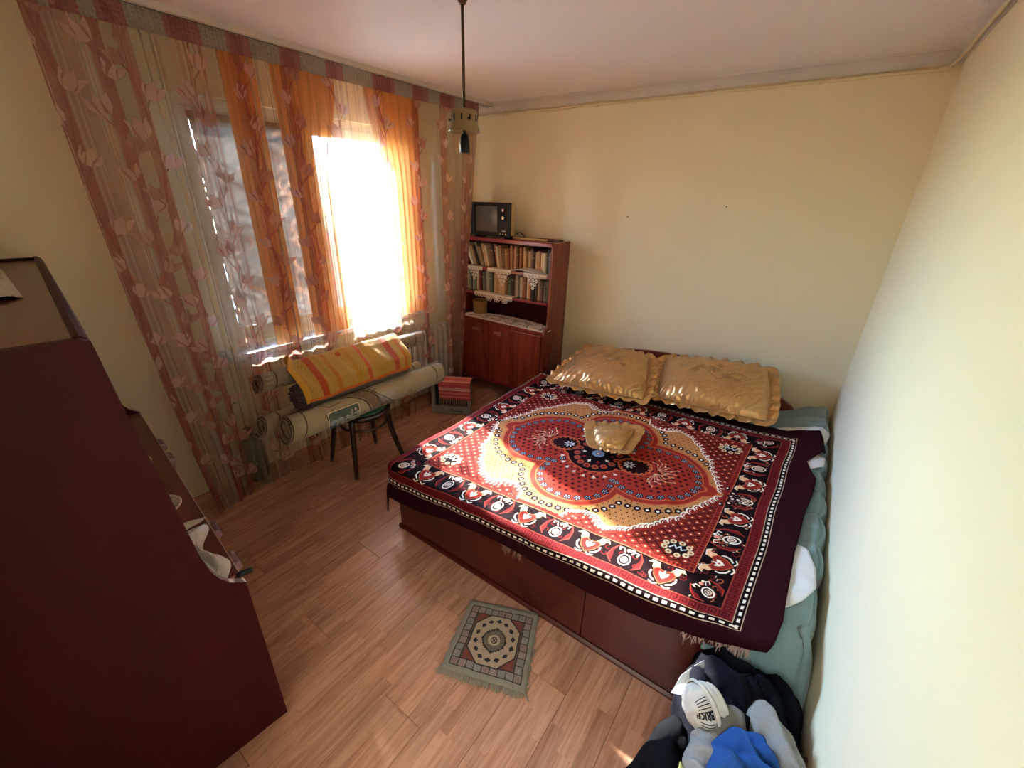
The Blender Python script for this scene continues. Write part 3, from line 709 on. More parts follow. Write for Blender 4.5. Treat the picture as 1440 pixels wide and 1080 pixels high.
for i in range(22):
    a = 2*math.pi*i/22; x, y = mx+176*math.cos(a), my+212*math.sin(a)
    if abs(math.cos(a)) < .93: Q.poly(xf([(0, -6), (-13, 20), (-3, 15), (0, 27), (3, 15), (13, 20)], x, y, a-1.57), '#e9d6bd'); Q.disc(mx+158*math.cos(a+.14), my+190*math.sin(a+.14), 10, '#c4553a')
# corner spandrels with lattice and scalloped edge
hw, hh = (fx1-fx0)/2, (fy1-fy0)/2
edge = [(.80, 0), (.78, .08), (.71, .13), (.63, .12), (.57, .06), (.51, .05), (.45, .10), (.39, .13), (.34, .22), (.287, .27), (.24, .38), (.165, .47), (.13, .62), (.074, .76), (.03, .88), (0, .98)]
for sx in (0, 1):
    for sy in (0, 1):
        tr = lambda a, b: (fx0+a*hw if sx == 0 else fx1-a*hw, fy0+b*hh if sy == 0 else fy1-b*hh)
        pg = [tr(0, 0)]+[tr(*e) for e in edge]; Q.poly(pg, '#7a241e')
        q = Q.win(min(p[0] for p in pg), max(p[0] for p in pg), min(p[1] for p in pg), max(p[1] for p in pg)); w, X, Y = q
        msk = (abs(w[..., 0]-S('#7a241e')[0]) < .02) & (abs(w[..., 2]-S('#7a241e')[2]) < .02)
        for sg in (1, -1):
            d = np.abs(((X*.86+sg*Y) % 46)-23); Q.put(w, np.clip(3-d, 0, 1)*msk, '#2a0a0e')
        u = ((X*.86+Y) % 46); v = ((X*.86-Y) % 46); d = np.hypot(u, v); d = np.minimum(d, np.hypot(u-46, v-46)); d = np.minimum(d, np.minimum(np.hypot(u-46, v), np.hypot(u, v-46)))
        Q.put(w, np.clip(9-d, 0, 1)*msk, '#c8552f'); Q.put(w, np.clip(5-d, 0, 1)*msk, '#f0d9bd')
        for e0, e1 in zip(edge[:-1], edge[1:]):
            for t in (0, .5):
                x, y = tr(e0[0]*(1-t)+e1[0]*t, e0[1]*(1-t)+e1[1]*t); Q.disc(x, y, 20, '#8a2a22'); ax = math.atan2(my-y, mx-x)
                Q.stroke([(x+22*math.cos(ax+b_), y+22*math.sin(ax+b_)) for b_ in (-1.6, -1.0, -.4, .2, .8, 1.4)], 8, CB); Q.stroke([(x+10*math.cos(ax+b_), y+10*math.sin(ax+b_)) for b_ in (1.6, .8, 0, -.6)], 4, CB)
        cx, cy = tr(.10, .14); Q.disc(cx, cy, 58, '#1c0a10', None, 1, 40)          # corner rosette
        for i in range(9):
            a = 2*math.pi*i/9; Q.disc(cx+52*math.cos(a), cy+36*math.sin(a), 13, '#d9c29c'); Q.disc(cx+52*math.cos(a), cy+36*math.sin(a), 5, '#8a5a3a')
        Q.stroke([(cx-30, cy-6), (cx-14, cy+14), (cx-4, cy-2), (cx+8, cy+16), (cx+16, cy-4), (cx+32, cy+8)], 6, '#cfd6df')
Q.a[:, :, :3] *= (1+.05*rng.standard_normal((Q.H, Q.W, 1)).astype(np.float32))
M_quilt = printed('woven_blanket', Q.a, .9, .0, .35, 350, .08)
FL, FR, HR, HL = np.array((-1.70, 1.112)), np.array((.082, 1.236)), np.array((.137, 2.75)), np.array((-1.665, 2.80))
tk = [-.10, -.03, .05, .30, .55, .70, .83, .93, 1.00, 1.07, 1.1]; sk = [1.045, 1.060, 1.066, 1.058, 1.07, 1.075, 1.045, 1.085, 1.075, 1.065, 1.05]
QXL, QYF = BX0-.012, BY0-.012
def ztop(x, y):
    z = .456+.030*sm(-1.65, .05, x)+.022*(y-1.24)/1.6+.030*sm(-.2, .15, x)
    z += .012*fn3(x*2.6+3, y*2.2)+.006*fn3(x*7, y*6+2)+.0025*fn3(x*19, y*17)
    if x > -.30: z += sm(-.30, .02, x)*max(0, float(np.interp(x, [q[0] for q in prof[:6]], [q[1] for q in prof[:6]]))+.056+.03*sm(2.72, 3.0, y)*sm(-.1, .2, x)+.006*fn3(x*9, y*7)-z)
    z += .010*math.exp(-((x+.44+.55*(y-2.0))/.035)**2)*sm(1.6, 1.8, y)*(1-sm(2.3, 2.5, y))  # a crease
    return z
def quilt(u, v):
    t = -.057+v*1.135
    smax = float(np.interp(t, tk, sk)); s = -.105+u*(smax+.105)
    t2 = t-.012*math.sin(s*9+1)*(1 if t < 0 else 0)*abs(t)/.05
    p = FL*(1-s)*(1-t2)+FR*s*(1-t2)+HR*s*t2+HL*(1-s)*t2; x, y = float(p[0]), float(p[1])
    y += .012*fn3(s*4, 7.7)*(1-sm(0, .3, t)); x += .012*fn3(t*5, 2.2)*sm(.8, 1.0, s)
    ex, ey = max(0, QXL-x), max(0, QYF-y); xx, yy = max(x, QXL), max(y, QYF)
    z = ztop(xx, yy)
    if ex > 0 or ey > 0:
        e = math.hypot(ex, ey); r = .022; a = min(e/r, 1.45)
        dn = r*(1-math.cos(a))+max(0, e-1.45*r); ot = r*math.sin(a)+.10*max(0, e-1.45*r)+.008*fn3(x*8, y*8)*min(1, e*20)
        z -= dn; xx -= ot*ex/e; yy -= ot*ey/e
    xx = min(xx, .300)
    z -= .03*sm(.265, .30, xx)
    return (xx, yy, z)
def quv(u, v):
    t = -.057+v*1.135; smax = float(np.interp(t, tk, sk)); s = -.105+u*(smax+.105)
    return ((s*QW+E0)/(QW+E0+E1), (t*QH+F0)/(QH+F0+F1))
bl = thing('blanket', 'maroon and tan oriental patterned blanket spread over the bed', 'blanket', (-.75, 1.95, .47))
obj('cloth', MB().grid(quilt, 210, 180, uvfn=quv), M_quilt, bl, smooth=True, solid=.004)
M_fr = basic('blanket_fringe', '#4a2024', .9, .2, 60)
def fringe(pts, n, col, name):
    mb = MB()
    for i in range(n):
        k = rng.uniform(0, len(pts)-1.001); j = int(k); p = Vector(pts[j]).lerp(Vector(pts[j+1]), k-j)
        d = Vector((rng.uniform(-.4, .4), rng.uniform(-.5, .1), -1)).normalized()*rng.uniform(.02, .045)
        mb.tube([p, p+d*.5+Vector((rng.uniform(-.005, .005), 0, 0)), p+d], [.0018, .0016, .0007], 4)
    obj(name, mb, col, bl, kind='stuff')
fringe([quilt(0, 0), quilt(0, .03), quilt(0, .07)], 30, M_fr, 'fringe'); fringe([quilt(.88, 0), quilt(.94, 0), quilt(.98, 0)], 70, basic('pale_fringe', '#a98c86', .9, .2, 60), 'fringe')
fringe([quilt(.48, 0), quilt(.55, 0)], 30, basic('tan_fringe', '#7a5a48', .9, .2, 60), 'fringe')

# ------------------------------------------------------------------ satin pillows
def satin():
    m, nt, p, out = nmat('gold_satin'); L = nt.links.new; tc = N(nt, 'ShaderNodeTexCoord')
    mp = N(nt, 'ShaderNodeMapping'); mp.inputs['Scale'].default_value = (1, 1, 1); mp.inputs['Rotation'].default_value = (0, 0, .6); L(tc.outputs['Object'], mp.inputs[0])
    wv = N(nt, 'ShaderNodeTexWave'); setin(wv, Scale=9.0, Distortion=7.0, Detail=1.0); wv.inputs['Detail Scale'].default_value = 1.6; L(mp.outputs[0], wv.inputs[0])
    nz = N(nt, 'ShaderNodeTexNoise'); setin(nz, Scale=5, Detail=2.0); L(mp.outputs[0], nz.inputs[0])
    cr = N(nt, 'ShaderNodeValToRGB'); cr.color_ramp.elements[0].color = C('#c6955a'); cr.color_ramp.elements[1].color = C('#d9ae76'); L(nz.outputs[0], cr.inputs[0])
    L(cr.outputs[0], p.inputs['Base Color']); setin(p, Roughness=.28, Metallic=.55)
    b = N(nt, 'ShaderNodeBump'); b.inputs['Strength'].default_value = .35; b.inputs['Distance'].default_value = .012; L(wv.outputs[0], b.inputs['Height']); L(b.outputs[0], p.inputs['Normal'])
    return m
M_sat = satin(); M_emb = basic('embroidery_thread', '#a87c48', .5, .1, 40)
def pillow(label, bl_, br_, tr_, tl_, h, seed, ruf=.055, waves=27, emb=True, grp=None, drape=None):
    q = [Vector(p) for p in (bl_, br_, tr_, tl_)]; cen = sum(q, Vector())/4
    nrm = (q[1]-q[0]).cross(q[3]-q[0]).normalized()
    def S_(a, b):                                     # a,b in 0..1 over the sewn face
        return (q[0]*(1-a)+q[1]*a)*(1-b)+(q[3]*(1-a)+q[2]*a)*b
    def shape(a, b):
        A, B = 2*a-1, 2*b-1; e = max(0, (1-abs(A)**2.4)*(1-abs(B)**2.4))**.5
        pin = 1-.05*(A*A+B*B)+.05*max(abs(A), abs(B))**4
        return (A*pin+1)/2, (B*pin+1)/2, e
    def top(u, v):
        a, b, e = shape(u, v); w = .016*fn3(u*5+seed, v*4)*e+.012*fn3((u+v)*11, seed+(v-u)*4)*e+.012*abs(fn3(u*9+v*6, v*16+seed))*e**.5
        w *= 1 if emb else .35
        p = S_(a, b)+nrm*(h*e+w); 
        return drape(p) if drape else p
    def bot(u, v):
        a, b, e = shape(1-u, v); p = S_(a, b)-nrm*(h*.32*e); return drape(p) if drape else p
    t = thing('satin_pillow', label, 'pillow', (cen.x, cen.y, min(p.z for p in q)-.03), group=grp)
    mb = MB().grid(top, 44, 34); mb.grid(bot, 20, 16); obj('cover', mb, M_sat, t, smooth=True)
    peri = []
    for i in range(40): peri.append((i/40, 0))
    for i in range(32): peri.append((1, i/32))
    for i in range(40): peri.append((1-i/40, 1))
    for i in range(32): peri.append((0, 1-i/32))
    n = len(peri); per = 3
    def rufp(u, v):
        k = u*n; i = int(k) % n; f = k-int(k); a0, b0, _ = shape(*peri[i]); a1, b1, _ = shape(*peri[(i+1) % n]); a, b = a0+(a1-a0)*f, b0+(b1-b0)*f
        p = S_(a, b); out = (p-cen); out -= nrm*out.dot(nrm); A, B = 2*a-1, 2*b-1
        dr = Vector((0, 0, 0))
        ex = (q[1]-q[0]).normalized(); ey = (q[3]-q[0]).normalized()
        wx, wy = max(0, abs(A)-.8)/.2, max(0, abs(B)-.8)/.2; dr = ex*(math.copysign(1, A)*wx**3)+ey*(math.copysign(1, B)*wy**3)
        if dr.length > 0: dr.normalize()
        wv = math.sin(u*2*math.pi*waves+seed+2*fn3(u*9, seed))+.5*math.sin(u*2*math.pi*waves*1.8+seed*2)
        p = p+dr*(ruf*v*(1+.03*math.sin(u*2*math.pi*waves+seed)))+nrm*((.011 if emb else .006)*wv*v**.8+.008*v)
        return drape(p) if drape else p
    obj('ruffle', MB().grid(rufp, 380, 4, cu=True), M_sat, t, smooth=True, solid=.0015)
    if emb:
        mb = MB()
        def on(a, b): p = Vector(top(a, b)); return p+nrm*.0015
        for cx, cy, r, turns, sg in ((.5, .55, .06, 2.2, 1), (.40, .60, .045, 1.8, -1), (.62, .48, .05, 2.0, -1), (.70, .40, .035, 1.6, 1), (.33, .50, .03, 1.6, 1), (.55, .68, .035, 1.6, 1)):
            mb.tube([on(cx+r*(1-k/26)*math.cos(sg*k/26*turns*6.28), cy+1.2*r*(1-k/26)*math.sin(sg*k/26*turns*6.28)) for k in range(24)], .0022, 5)
        mb.tube([on(.28+.5*k/20, .48+.10*math.sin(k/20*9)) for k in range(21)], .0022, 5)
        for k in range(8): mb.tube([on(.5, .55), on(.5+.055*math.cos(k*.785), .55+.075*math.sin(k*.785))], .002, 5)
        obj('embroidery', mb, M_emb, t, smooth=True)
        pp = [shape(*c)[:2] for c in peri[::2]]
        obj('piping', MB().tube([S_(a, b)+nrm*.004 for a, b in pp], .004, 6, closed=True), M_sat, t, smooth=True)
    return t
pillow('left gold satin pillow with ruffled edge against the headboard', (-1.46, 2.60, .548), (-.745, 2.665, .56), (-.885, 3.20, .690), (-1.40, 3.12, .680), .125, 1.3, grp='gold satin pillows')
pillow('right gold satin pillow with embroidered swirls against the headboard', (-.70, 2.78, .560), (-.005, 2.80, .585), (-.085, 3.24, .775), (-.81, 3.24, .700), .115, 5.1, grp='gold satin pillows')
def drp(p):
    return Vector((p.x, p.y, max(p.z, ztop(max(p.x, QXL), p.y)+.010)))
pillow('small gold satin cushion lying in the middle of the patterned blanket', (-.785, 1.985, .530), (-.645, 2.02, .530), (-.665, 2.30, .535), (-.895, 2.165, .530), .05, 9.4, ruf=.06, waves=14, emb=False, drape=drp)
# ------------------------------------------------------------------ bookcase cupboard
KX0, KX1, KYF, KYU, KYB, KB, KW, KT = -2.86, -1.785, 3.02, 3.09, 3.372, .14, .755, 1.49
cup = thing('bookcase', 'reddish bookcase cupboard with two doors and open shelves in the far corner', 'bookcase', (-2.32, 3.2, 0))
sp = [(KYF, KB), (KYF, KW-.02), (KYF+.012, KW+.012), (KYF+.05, KW+.03), (KYF+.06, KW+.08), (KYU, KT-.03), (KYU+.02, KT), (KYB, KT), (KYB, KB)]
for x in (KX0, KX1-.022): obj('side_panel', MB().prism(sp, 'x', x, x+.022), M_red, cup, bevel=.003)
xi0, xi1 = KX0+.022, KX1-.022
obj('top_board', MB().box(xi0, xi1, KYU+.01, KYB, KT-.028, KT-.006), M_red, cup)
obj('top_edge', MB().prism([(KYU+.004, KT-.034), (KYU+.022, KT-.034), (KYU+.022, KT-.001), (KYU+.014, KT-.001), (KYU+.004, KT-.008)], 'x', xi0, xi1), M_trimred, cup)
obj('back_panel', MB().box(xi0, xi1, KYB-.01, KYB-.002, KB+.02, KT-.028), M_mahd, cup)
SH1, SH2 = 1.228, .998
for z, yf in ((SH1, 3.085), (SH2, 3.075)):
    sh = obj('shelf', MB().box(xi0, xi1, yf+.004, KYB-.01, z-.02, z), M_red, cup)
    obj('shelf_edge', MB().box(xi0, xi1, yf, yf+.004, z-.022, z), M_trimred, sh)
obj('worktop', MB().box(xi0, xi1, KYF+.006, KYB-.01, KW-.022, KW), M_red, cup, bevel=.003)
obj('bottom_board', MB().box(xi0, xi1, KYF+.02, KYB-.01, KB, KB+.02), M_red, cup)
obj('bottom_edge', MB().box(xi0, xi1, KYF+.002, KYF+.018, KB-.002, KB+.022), M_trimred, cup, bevel=.002)
gap = -2.395; M_hnd = wood('handle_wood', '#7d4434', '#a06450', (1, 10, 10), .2, .4)
for a, b, hx in ((xi0+.002, gap-.002, -2.535), (gap+.002, xi1-.012, -2.275)):
    d = obj('door', MB().box(a, b, KYF, KYF+.018, KB+.024, KW-.04), M_red, cup, bevel=.003)
    hm = MB().prism([(KYF, .64), (KYF-.024, .642), (KYF-.030, .652), (KYF-.028, .668), (KYF-.018, .676), (KYF, .676)], 'x', hx-.045, hx+.045)
    obj('door_handle', hm, M_hnd, d, bevel=.003)
obj('rail_under_top', MB().box(xi0, xi1, KYF+.004, KYF+.02, KW-.04, KW-.022), M_red, cup)
for x in (KX0+.06, KX1-.06):
    for y in (KYF+.06, KYB-.05): obj('leg', MB().lathe([(.012, 0), (.018, .14)], 10, Matrix.Translation((x, y, 0))), M_dark, cup)

# books: each one a thing
ORD = ['first', 'second', 'third', 'fourth', 'fifth', 'sixth', 'seventh', 'eighth', 'ninth', 'tenth', 'eleventh', 'twelfth', 'thirteenth', 'fourteenth', 'fifteenth', 'sixteenth', 'seventeenth', 'eighteenth', 'nineteenth', 'twentieth', 'twenty first', 'twenty second', 'twenty third', 'twenty fourth', 'twenty fifth', 'twenty sixth', 'twenty seventh', 'twenty eighth', 'twenty ninth', 'thirtieth', 'thirty first', 'thirty second']
BC = {'tan': '#b08a5e', 'pale tan': '#c9a77c', 'brown': '#7a5a40', 'dark brown': '#4a362a', 'grey': '#77736a', 'pale grey': '#a5a092', 'cream': '#d2c2a0', 'green grey': '#5c6455', 'orange': '#b8702f', 'red': '#8a2a35', 'dark green': '#2f3f38', 'black': '#22201f', 'rust': '#96583a'}
M_book = {k: basic('book_'+k.replace(' ', '_'), v, .7, .10, 30, .1, 200) for k, v in BC.items()}
M_page = basic('book_paper', '#c9b48c', .9, .08, 80)
def book_mesh(t, h, d, cm_):
    m = MB(); r = t*.22
    m.prism([(0, 0), (0, d-.002), (.0015, d-.002), (.0015, .003), (t-.0015, .003), (t-.0015, d-.002), (t, d-.002), (t, 0), (t*.85, -r), (t*.5, -r*1.4), (t*.15, -r)], 'z', 0, h)
    m.box(.0016, t-.0016, .0035, d-.005, .003, h-.003, mi=1)
    m.box(.0008*t/.02, t*.92, -r*1.52, -r*1.2, h*.70, h*.72, mi=1) if t > .02 else None
    me = m.mesh('book'); me.materials.append(M_book[cm_]); me.materials.append(M_page); return me
row1 = ['cream', 'tan', 'dark brown', 'grey', 'tan', 'green grey', 'pale tan', 'cream', 'brown', 'dark brown', 'rust', 'cream', 'tan', 'brown', 'tan', 'rust', 'tan', 'rust', 'pale tan', 'brown', 'rust', 'tan', 'tan', 'pale tan', 'brown', 'dark brown', 'pale tan', 'tan', 'pale tan', 'cream', 'dark green', 'grey']
row2 = ['grey', 'tan', 'green grey', 'pale grey', 'green grey', 'cream', 'red', 'dark green', 'grey', 'tan', 'pale grey', 'green grey', 'pale tan', 'tan', 'pale tan', 'pale tan', 'brown', 'green grey', 'dark brown', 'brown', 'pale grey', 'cream', 'rust', 'cream', 'orange', 'black', 'dark brown', 'tan', 'brown', 'grey', 'green grey', 'cream']
def shelf_row(cols, z, x0, x1, lean, word, hmin, hmax):
    n = len(cols); x = x0; th = [rng.uniform(.019, .034) for _ in cols]
    use = sum(t/math.cos(lean(i/n)) for i, t in enumerate(th)); k = (x1-x0-.002*n)/use
    for i, cn in enumerate(cols):
        t = th[i]*k; h = rng.uniform(hmin, hmax); d = rng.uniform(.115, .135); a = lean(i/n)
        me = book_mesh(t, h, d, cn); o = bpy.data.objects.new('book', me); sc.collection.objects.link(o)
        xb = x; x += t/math.cos(a)+.002
        o.location = (xb, 3.15+rng.uniform(-.012, .018), z+t*math.sin(a)*0+.001); o.rotation_euler = (0, -a, 0)
        if a > 0: o.location.z = z+.001
        tag(o, '%s book%s, %s from the left on the %s shelf' % (cn, ' leaning left' if a > .05 else '', ORD[i], word), 'book', 'books on the %s shelf' % word)
shelf_row(row1, SH1, -2.70, xi1-.008, lambda t: max(0, .42*(1-t/.55)), 'upper', .168, .205)
shelf_row(row2, SH2, -2.80, xi1-.008, lambda t: 0.0, 'lower', .165, .195)

# crochet doilies hanging over the shelf edges: real rings of thread
def lace_point(mb, x, z, w, h, y, rows=4):
    r = w/(2*rows)*.92; dz = h/rows
    for j in range(rows):
        n = rows-j
        for i in range(n):
            cx = x+(i-(n-1)/2)*w/rows; cz = z-dz*(j+.55)
            mb.tube([(cx+r*.62*math.cos(a*.785), y-.001*((i+j) % 2), cz+r*.62*math.sin(a*.785)) for a in range(8)], r*.42, 5, closed=True)
def lace_hang(name, label, x0, x1, z, yf, points, drop, loops=10):
    t = thing(name, label, 'doily', ((x0+x1)/2, yf, z-.02)); y = yf-.004
    mb = MB(); ny = 8
    mb.box(x0, x1, yf-.002, yf+.06, z+.0006, z+.0024)
    mb.box(x0, x1, yf-.005, yf-.002, z-.014, z+.0024); obj('band', mb, M_lace, t)
    mb = MB()
    for k in range(loops):
        cx = x0+(x1-x0)*(k+.5)/loops; r = (x1-x0)/loops/2*1.02
        mb.tube([(cx+r*math.cos(a*.5236), y, z-.013-abs(1.3*r*math.sin(a*.5236))) for a in range(7)], .0028, 5)
        mb.tube([(cx+r*.5*math.cos(a*.785), y-.002, z-.020+r*.4*math.sin(a*.785)) for a in range(8)], .0024, 5, closed=True)
    obj('scalloped_edge', mb, M_lace, t)
    for cx, w, h in points:
        mb = MB(); lace_point(mb, cx, z-.006, w, h, y-.003); obj('crochet_point', mb, M_lace, t)
    return t
lace_hang('crochet_doily', 'white crochet doily at the left end of the upper bookcase shelf', -2.72, -2.52, SH1, 3.085, [(-2.615, .13, .115)], .1, 8)
lace_hang('crochet_doily', 'white crochet doily with a pointed drop in the middle of the upper shelf', -2.46, -2.20, SH1, 3.085, [(-2.29, .15, .135)], .1, 9)
lace_hang('crochet_doily', 'white crochet doily with a pointed drop at the right end of the upper shelf', -2.06, -1.83, SH1, 3.085, [(-1.96, .14, .125)], .1, 9)
dl = lace_hang('crochet_doily', 'white scalloped crochet doily draped over the lower shelf edge above the pot', -2.61, -2.17, SH2, 3.075, [], .1, 12)
mb = MB()
for cx in (-2.43, -2.34, -2.25):
    for k in range(6):
        a = k*1.047; mb.tube([(cx+.022*math.cos(a)+.016*math.cos(b*.785), 3.068, SH2-.036+.018*math.sin(a)+.012*math.sin(b*.785)) for b in range(8)], .0024, 5, closed=True)
obj('crochet_flower', mb, M_lace, dl)
# long oval lace runner on the worktop
t = thing('lace_runner', 'long oval white lace runner covering the bookcase worktop', 'doily', (-2.28, 3.10, KW))
cx, cy, ra, rb = -2.26, 3.03, .46, .155
def clip_y(y): return min(3.33, max(KYF+.012, y))
mb = MB().add([(cx+ra*.95*math.cos(i*.1309), clip_y(3.10+rb*.95*math.sin(i*.1309)), KW+.0012) for i in range(48)], [tuple(range(48))])
net = bpy.data.materials.new('lace_net'); net.use_nodes = True; nt = net.node_tree; pb = nt.nodes['Principled BSDF']
tc = N(nt, 'ShaderNodeTexCoord'); vo = N(nt, 'ShaderNodeTexVoronoi', feature='DISTANCE_TO_EDGE'); setin(vo, Scale=42.0); nt.links.new(tc.outputs['Object'], vo.inputs['Vector'])
cr = N(nt, 'ShaderNodeValToRGB'); cr.color_ramp.elements[0].position = .10; cr.color_ramp.elements[1].position = .16; cr.color_ramp.elements[0].color = (1, 1, 1, 1); cr.color_ramp.elements[1].color = (.0, .0, .0, 1)
nt.links.new(vo.outputs['Distance'], cr.inputs[0]); nt.links.new(cr.outputs[0], pb.inputs['Alpha']); pb.inputs['Base Color'].default_value = C('#d9d0be'); setin(pb, Roughness=.9)
obj('net', mb, net, t)
mb = MB()
for i in range(54):
    a = 2*math.pi*i/54; x, y = cx+ra*math.cos(a), 3.10+rb*math.sin(a)
    if y < KYF+.02: y = KYF+.02
    mb.tube([(x+.024*math.cos(b*1.047), clip_y(y+.016*math.sin(b*1.047)), KW+.003) for b in range(6)], .0028, 5, closed=True)
for k in range(5):
    for j in range(8):
        a = j*.785; x0 = cx-.32+k*.16
        mb.tube([(x0+.045*math.cos(a)+.02*math.cos(b*1.047), clip_y(3.11+.045*math.sin(a)+.02*math.sin(b*1.047)), KW+.0035) for b in range(6)], .0026, 5, closed=True)
obj('scalloped_edge', mb, M_lace, t)
# pot, folded paper, ruler and folder
t = thing('plant_pot', 'small tan cylindrical pot on the bookcase worktop', 'pot', (-2.655, 3.21, KW))
obj('pot', MB().lathe([(.060, 0), (.068, .003), (.072, .128), (.074, .132), (.070, .134), (.066, .13), (.062, .01), (.004, .008)], 28, Matrix.Translation((-2.655, 3.21, KW+.001))), basic('tan_glaze', '#b5854f', .5, .05, 9), t, smooth=True)
obj('rim', MB().tube([(-2.655+.072*math.cos(a*.262), 3.21+.072*math.sin(a*.262), KW+.134) for a in range(24)], .0035, 6, closed=True), basic('dark_rim', '#4a3626', .5), t, smooth=True)
def papf(u, v):
    x = -2.20+u*.30; c = (u-.5); return (x+.03*v, 3.04+v*.12, SH1+.010+.028*math.sin(math.pi*min(1, u*1.02))*(.7+.3*v)-.002*u)
tag(obj('folded_paper', MB().grid(papf, 16, 6), basic('greyish_paper', '#cfc9c0', .7, .04, 20), smooth=True, solid=.004), 'curled pale paper lying on the upper shelf edge among the lace', 'paper')
tag(obj('wooden_strip', MB().box(-2.29, -1.945, 3.225, 3.262, KT-.004, KT+.010, M=None), basic('pale_pine', '#d9b070', .5, .08, 12, stretch=(1, 10, 10)), bevel=.002), 'pale wooden strip lying on top of the bookcase', 'wood strip')
tag(obj('notebook', MB().box(-2.10, -1.84, 3.275, 3.35, KT-.004, KT+.008), basic('notebook_cover', '#5c3a22', .6, .1, 10), bevel=.002), 'thin brown notebook behind the pale strip on top of the bookcase', 'notebook')

# ------------------------------------------------------------------ black portable television on the bookcase
tvt = thing('television', 'black portable television with round knobs on top of the bookcase', 'television', (-2.48, 3.14, KT-.004), .06, local=True)
M_cream = basic('cream_casing', '#c8b184', .5, .04, 12)
obj('casing', MB().prism([(-.205, .02), (.205, .02), (.205, .285), (-.205, .285)], 'y', .022, .09), M_cream, tvt, bevel=.01)
m = MB().add([(-.195, .09, .03), (.195, .09, .03), (.195, .09, .275), (-.195, .09, .275), (-.12, .20, .05), (.12, .20, .05), (.12, .20, .23), (-.12, .20, .23)], [(0, 1, 5, 4), (1, 2, 6, 5), (2, 3, 7, 6), (3, 0, 4, 7), (4, 5, 6, 7), (3, 2, 1, 0)])
obj('back_cover', m, M_cream, tvt, bevel=.008)
fp = MB(); 
for a in ((-.212, -.168, .010, .292), (.075, .212, .010, .292)): fp.box(a[0], a[1], 0, .022, a[2], a[3])
fp.box(-.168, .075, 0, .022, .010, .048); fp.box(-.168, .075, 0, .022, .262, .292); fp.box(-.168, .075, .018, .022, .048, .262)
obj('front_bezel', fp, M_black, tvt, bevel=.004)
M_crt = basic('picture_tube', '#585a57', .12, .04, 4, spec=.6)
obj('screen', MB().grid(lambda u, v: (-.168+.243*u, .014-.012*(1-(2*u-1)**2)*(1-(2*v-1)**2), .048+.214*v), 16, 14), M_crt, tvt, smooth=True)
for z, r in ((.232, .021), (.170, .025)):
    k = obj('dial', MB().lathe([(r, 0), (r, .006), (r*.86, .008), (r*.5, .008)], 24, Matrix.Translation((.148, 0, z)) @ Matrix.Rotation(math.pi/2, 4, 'X')), M_black, tvt)
    obj('knob', MB().lathe([(r*.6, .008), (r*.55, .020), (r*.4, .021)], 18, Matrix.Translation((.148, 0, z)) @ Matrix.Rotation(math.pi/2, 4, 'X')), M_chrome, k)
for i in range(3): obj('button', MB().lathe([(.007, 0), (.006, .012)], 12, Matrix.Translation((.120+.028*i, 0, .036)) @ Matrix.Rotation(math.pi/2, 4, 'X')), M_chrome, tvt)
obj('badge', MB().box(.130, .165, -.001, .001, .058, .064), M_chrome, tvt)
obj('speaker_slots', (lambda m: [m.box(.105, .190, -.001, .001, .085+.009*i, .088+.009*i) for i in range(6)] and m)(MB()), M_dark, tvt)
for x in (-.16, .16): obj('foot', MB().box(x-.02, x+.02, .01, .15, 0, .012), M_black, tvt)
tag(obj('antenna_cable', MB().tube([(-2.30, 3.30, 1.52), (-2.27, 3.31, 1.535), (-2.235, 3.30, 1.52), (-2.21, 3.31, 1.494), (-2.24, 3.34, 1.490), (-2.30, 3.35, 1.490)], .004, 6), M_black, smooth=True), 'short black cable curling behind the television on the bookcase', 'cable')

# ------------------------------------------------------------------ grey television on the floor with a red cloth
ang = math.atan2(.175, .31)
g = thing('floor_television', 'grey television standing on the floor beside the radiator', 'television', (-2.382, 2.4625, 0), ang, local=True)
M_gtv = basic('grey_plastic', '#8d908a', .45, .04, 12); w2 = .178
fp = MB(); fp.box(-w2, -w2+.030, 0, .05, .012, .318); fp.box(w2-.030, w2, 0, .05, .012, .318); fp.box(-w2+.03, w2-.03, 0, .05, .012, .078); fp.box(-w2+.03, w2-.03, 0, .05, .29, .318); fp.box(-w2+.03, w2-.03, .035, .05, .078, .29)
obj('front_bezel', fp, M_gtv, g, bevel=.008)
obj('screen', MB().grid(lambda u, v: (-w2+.03+(2*w2-.06)*u, .030-.016*(1-(2*u-1)**2)*(1-(2*v-1)**2), .078+.212*v), 16, 14), basic('dark_picture_tube', '#2c302f', .12, .04, 4), g, smooth=True)
m = MB().add([(-w2+.006, .05, .018), (w2-.006, .05, .018), (w2-.006, .05, .312), (-w2+.006, .05, .312), (-.12, .32, .03), (.12, .32, .03), (.12, .32, .23), (-.12, .32, .23)], [(0, 1, 5, 4), (1, 2, 6, 5), (2, 3, 7, 6), (3, 0, 4, 7), (4, 5, 6, 7), (3, 2, 1, 0)])
obj('back_cover', m, M_gtv, g, bevel=.012)
obj('base', MB().box(-.15, .15, .015, .28, 0, .014), M_gtv, g)
obj('control_panel', MB().box(.02, .10, -.002, .001, .030, .042), M_black, g); obj('badge', MB().box(-.022, .022, -.0015, .001, .054, .060), basic('red_badge', '#6a3a36', .4), g)
for i in range(4): obj('button', MB().lathe([(.005, 0), (.0045, .004)], 10, Matrix.Translation((.03+i*.018, -.002, .036)) @ Matrix.Rotation(math.pi/2, 4, 'X')), M_gtv, g)
obj('power_button', MB().lathe([(.009, 0), (.008, .005)], 14, Matrix.Translation((-.115, 0, .038)) @ Matrix.Rotation(math.pi/2, 4, 'X')), M_gtv, g)
PC = Paint(300, 330, 1.5, '#b9484a')
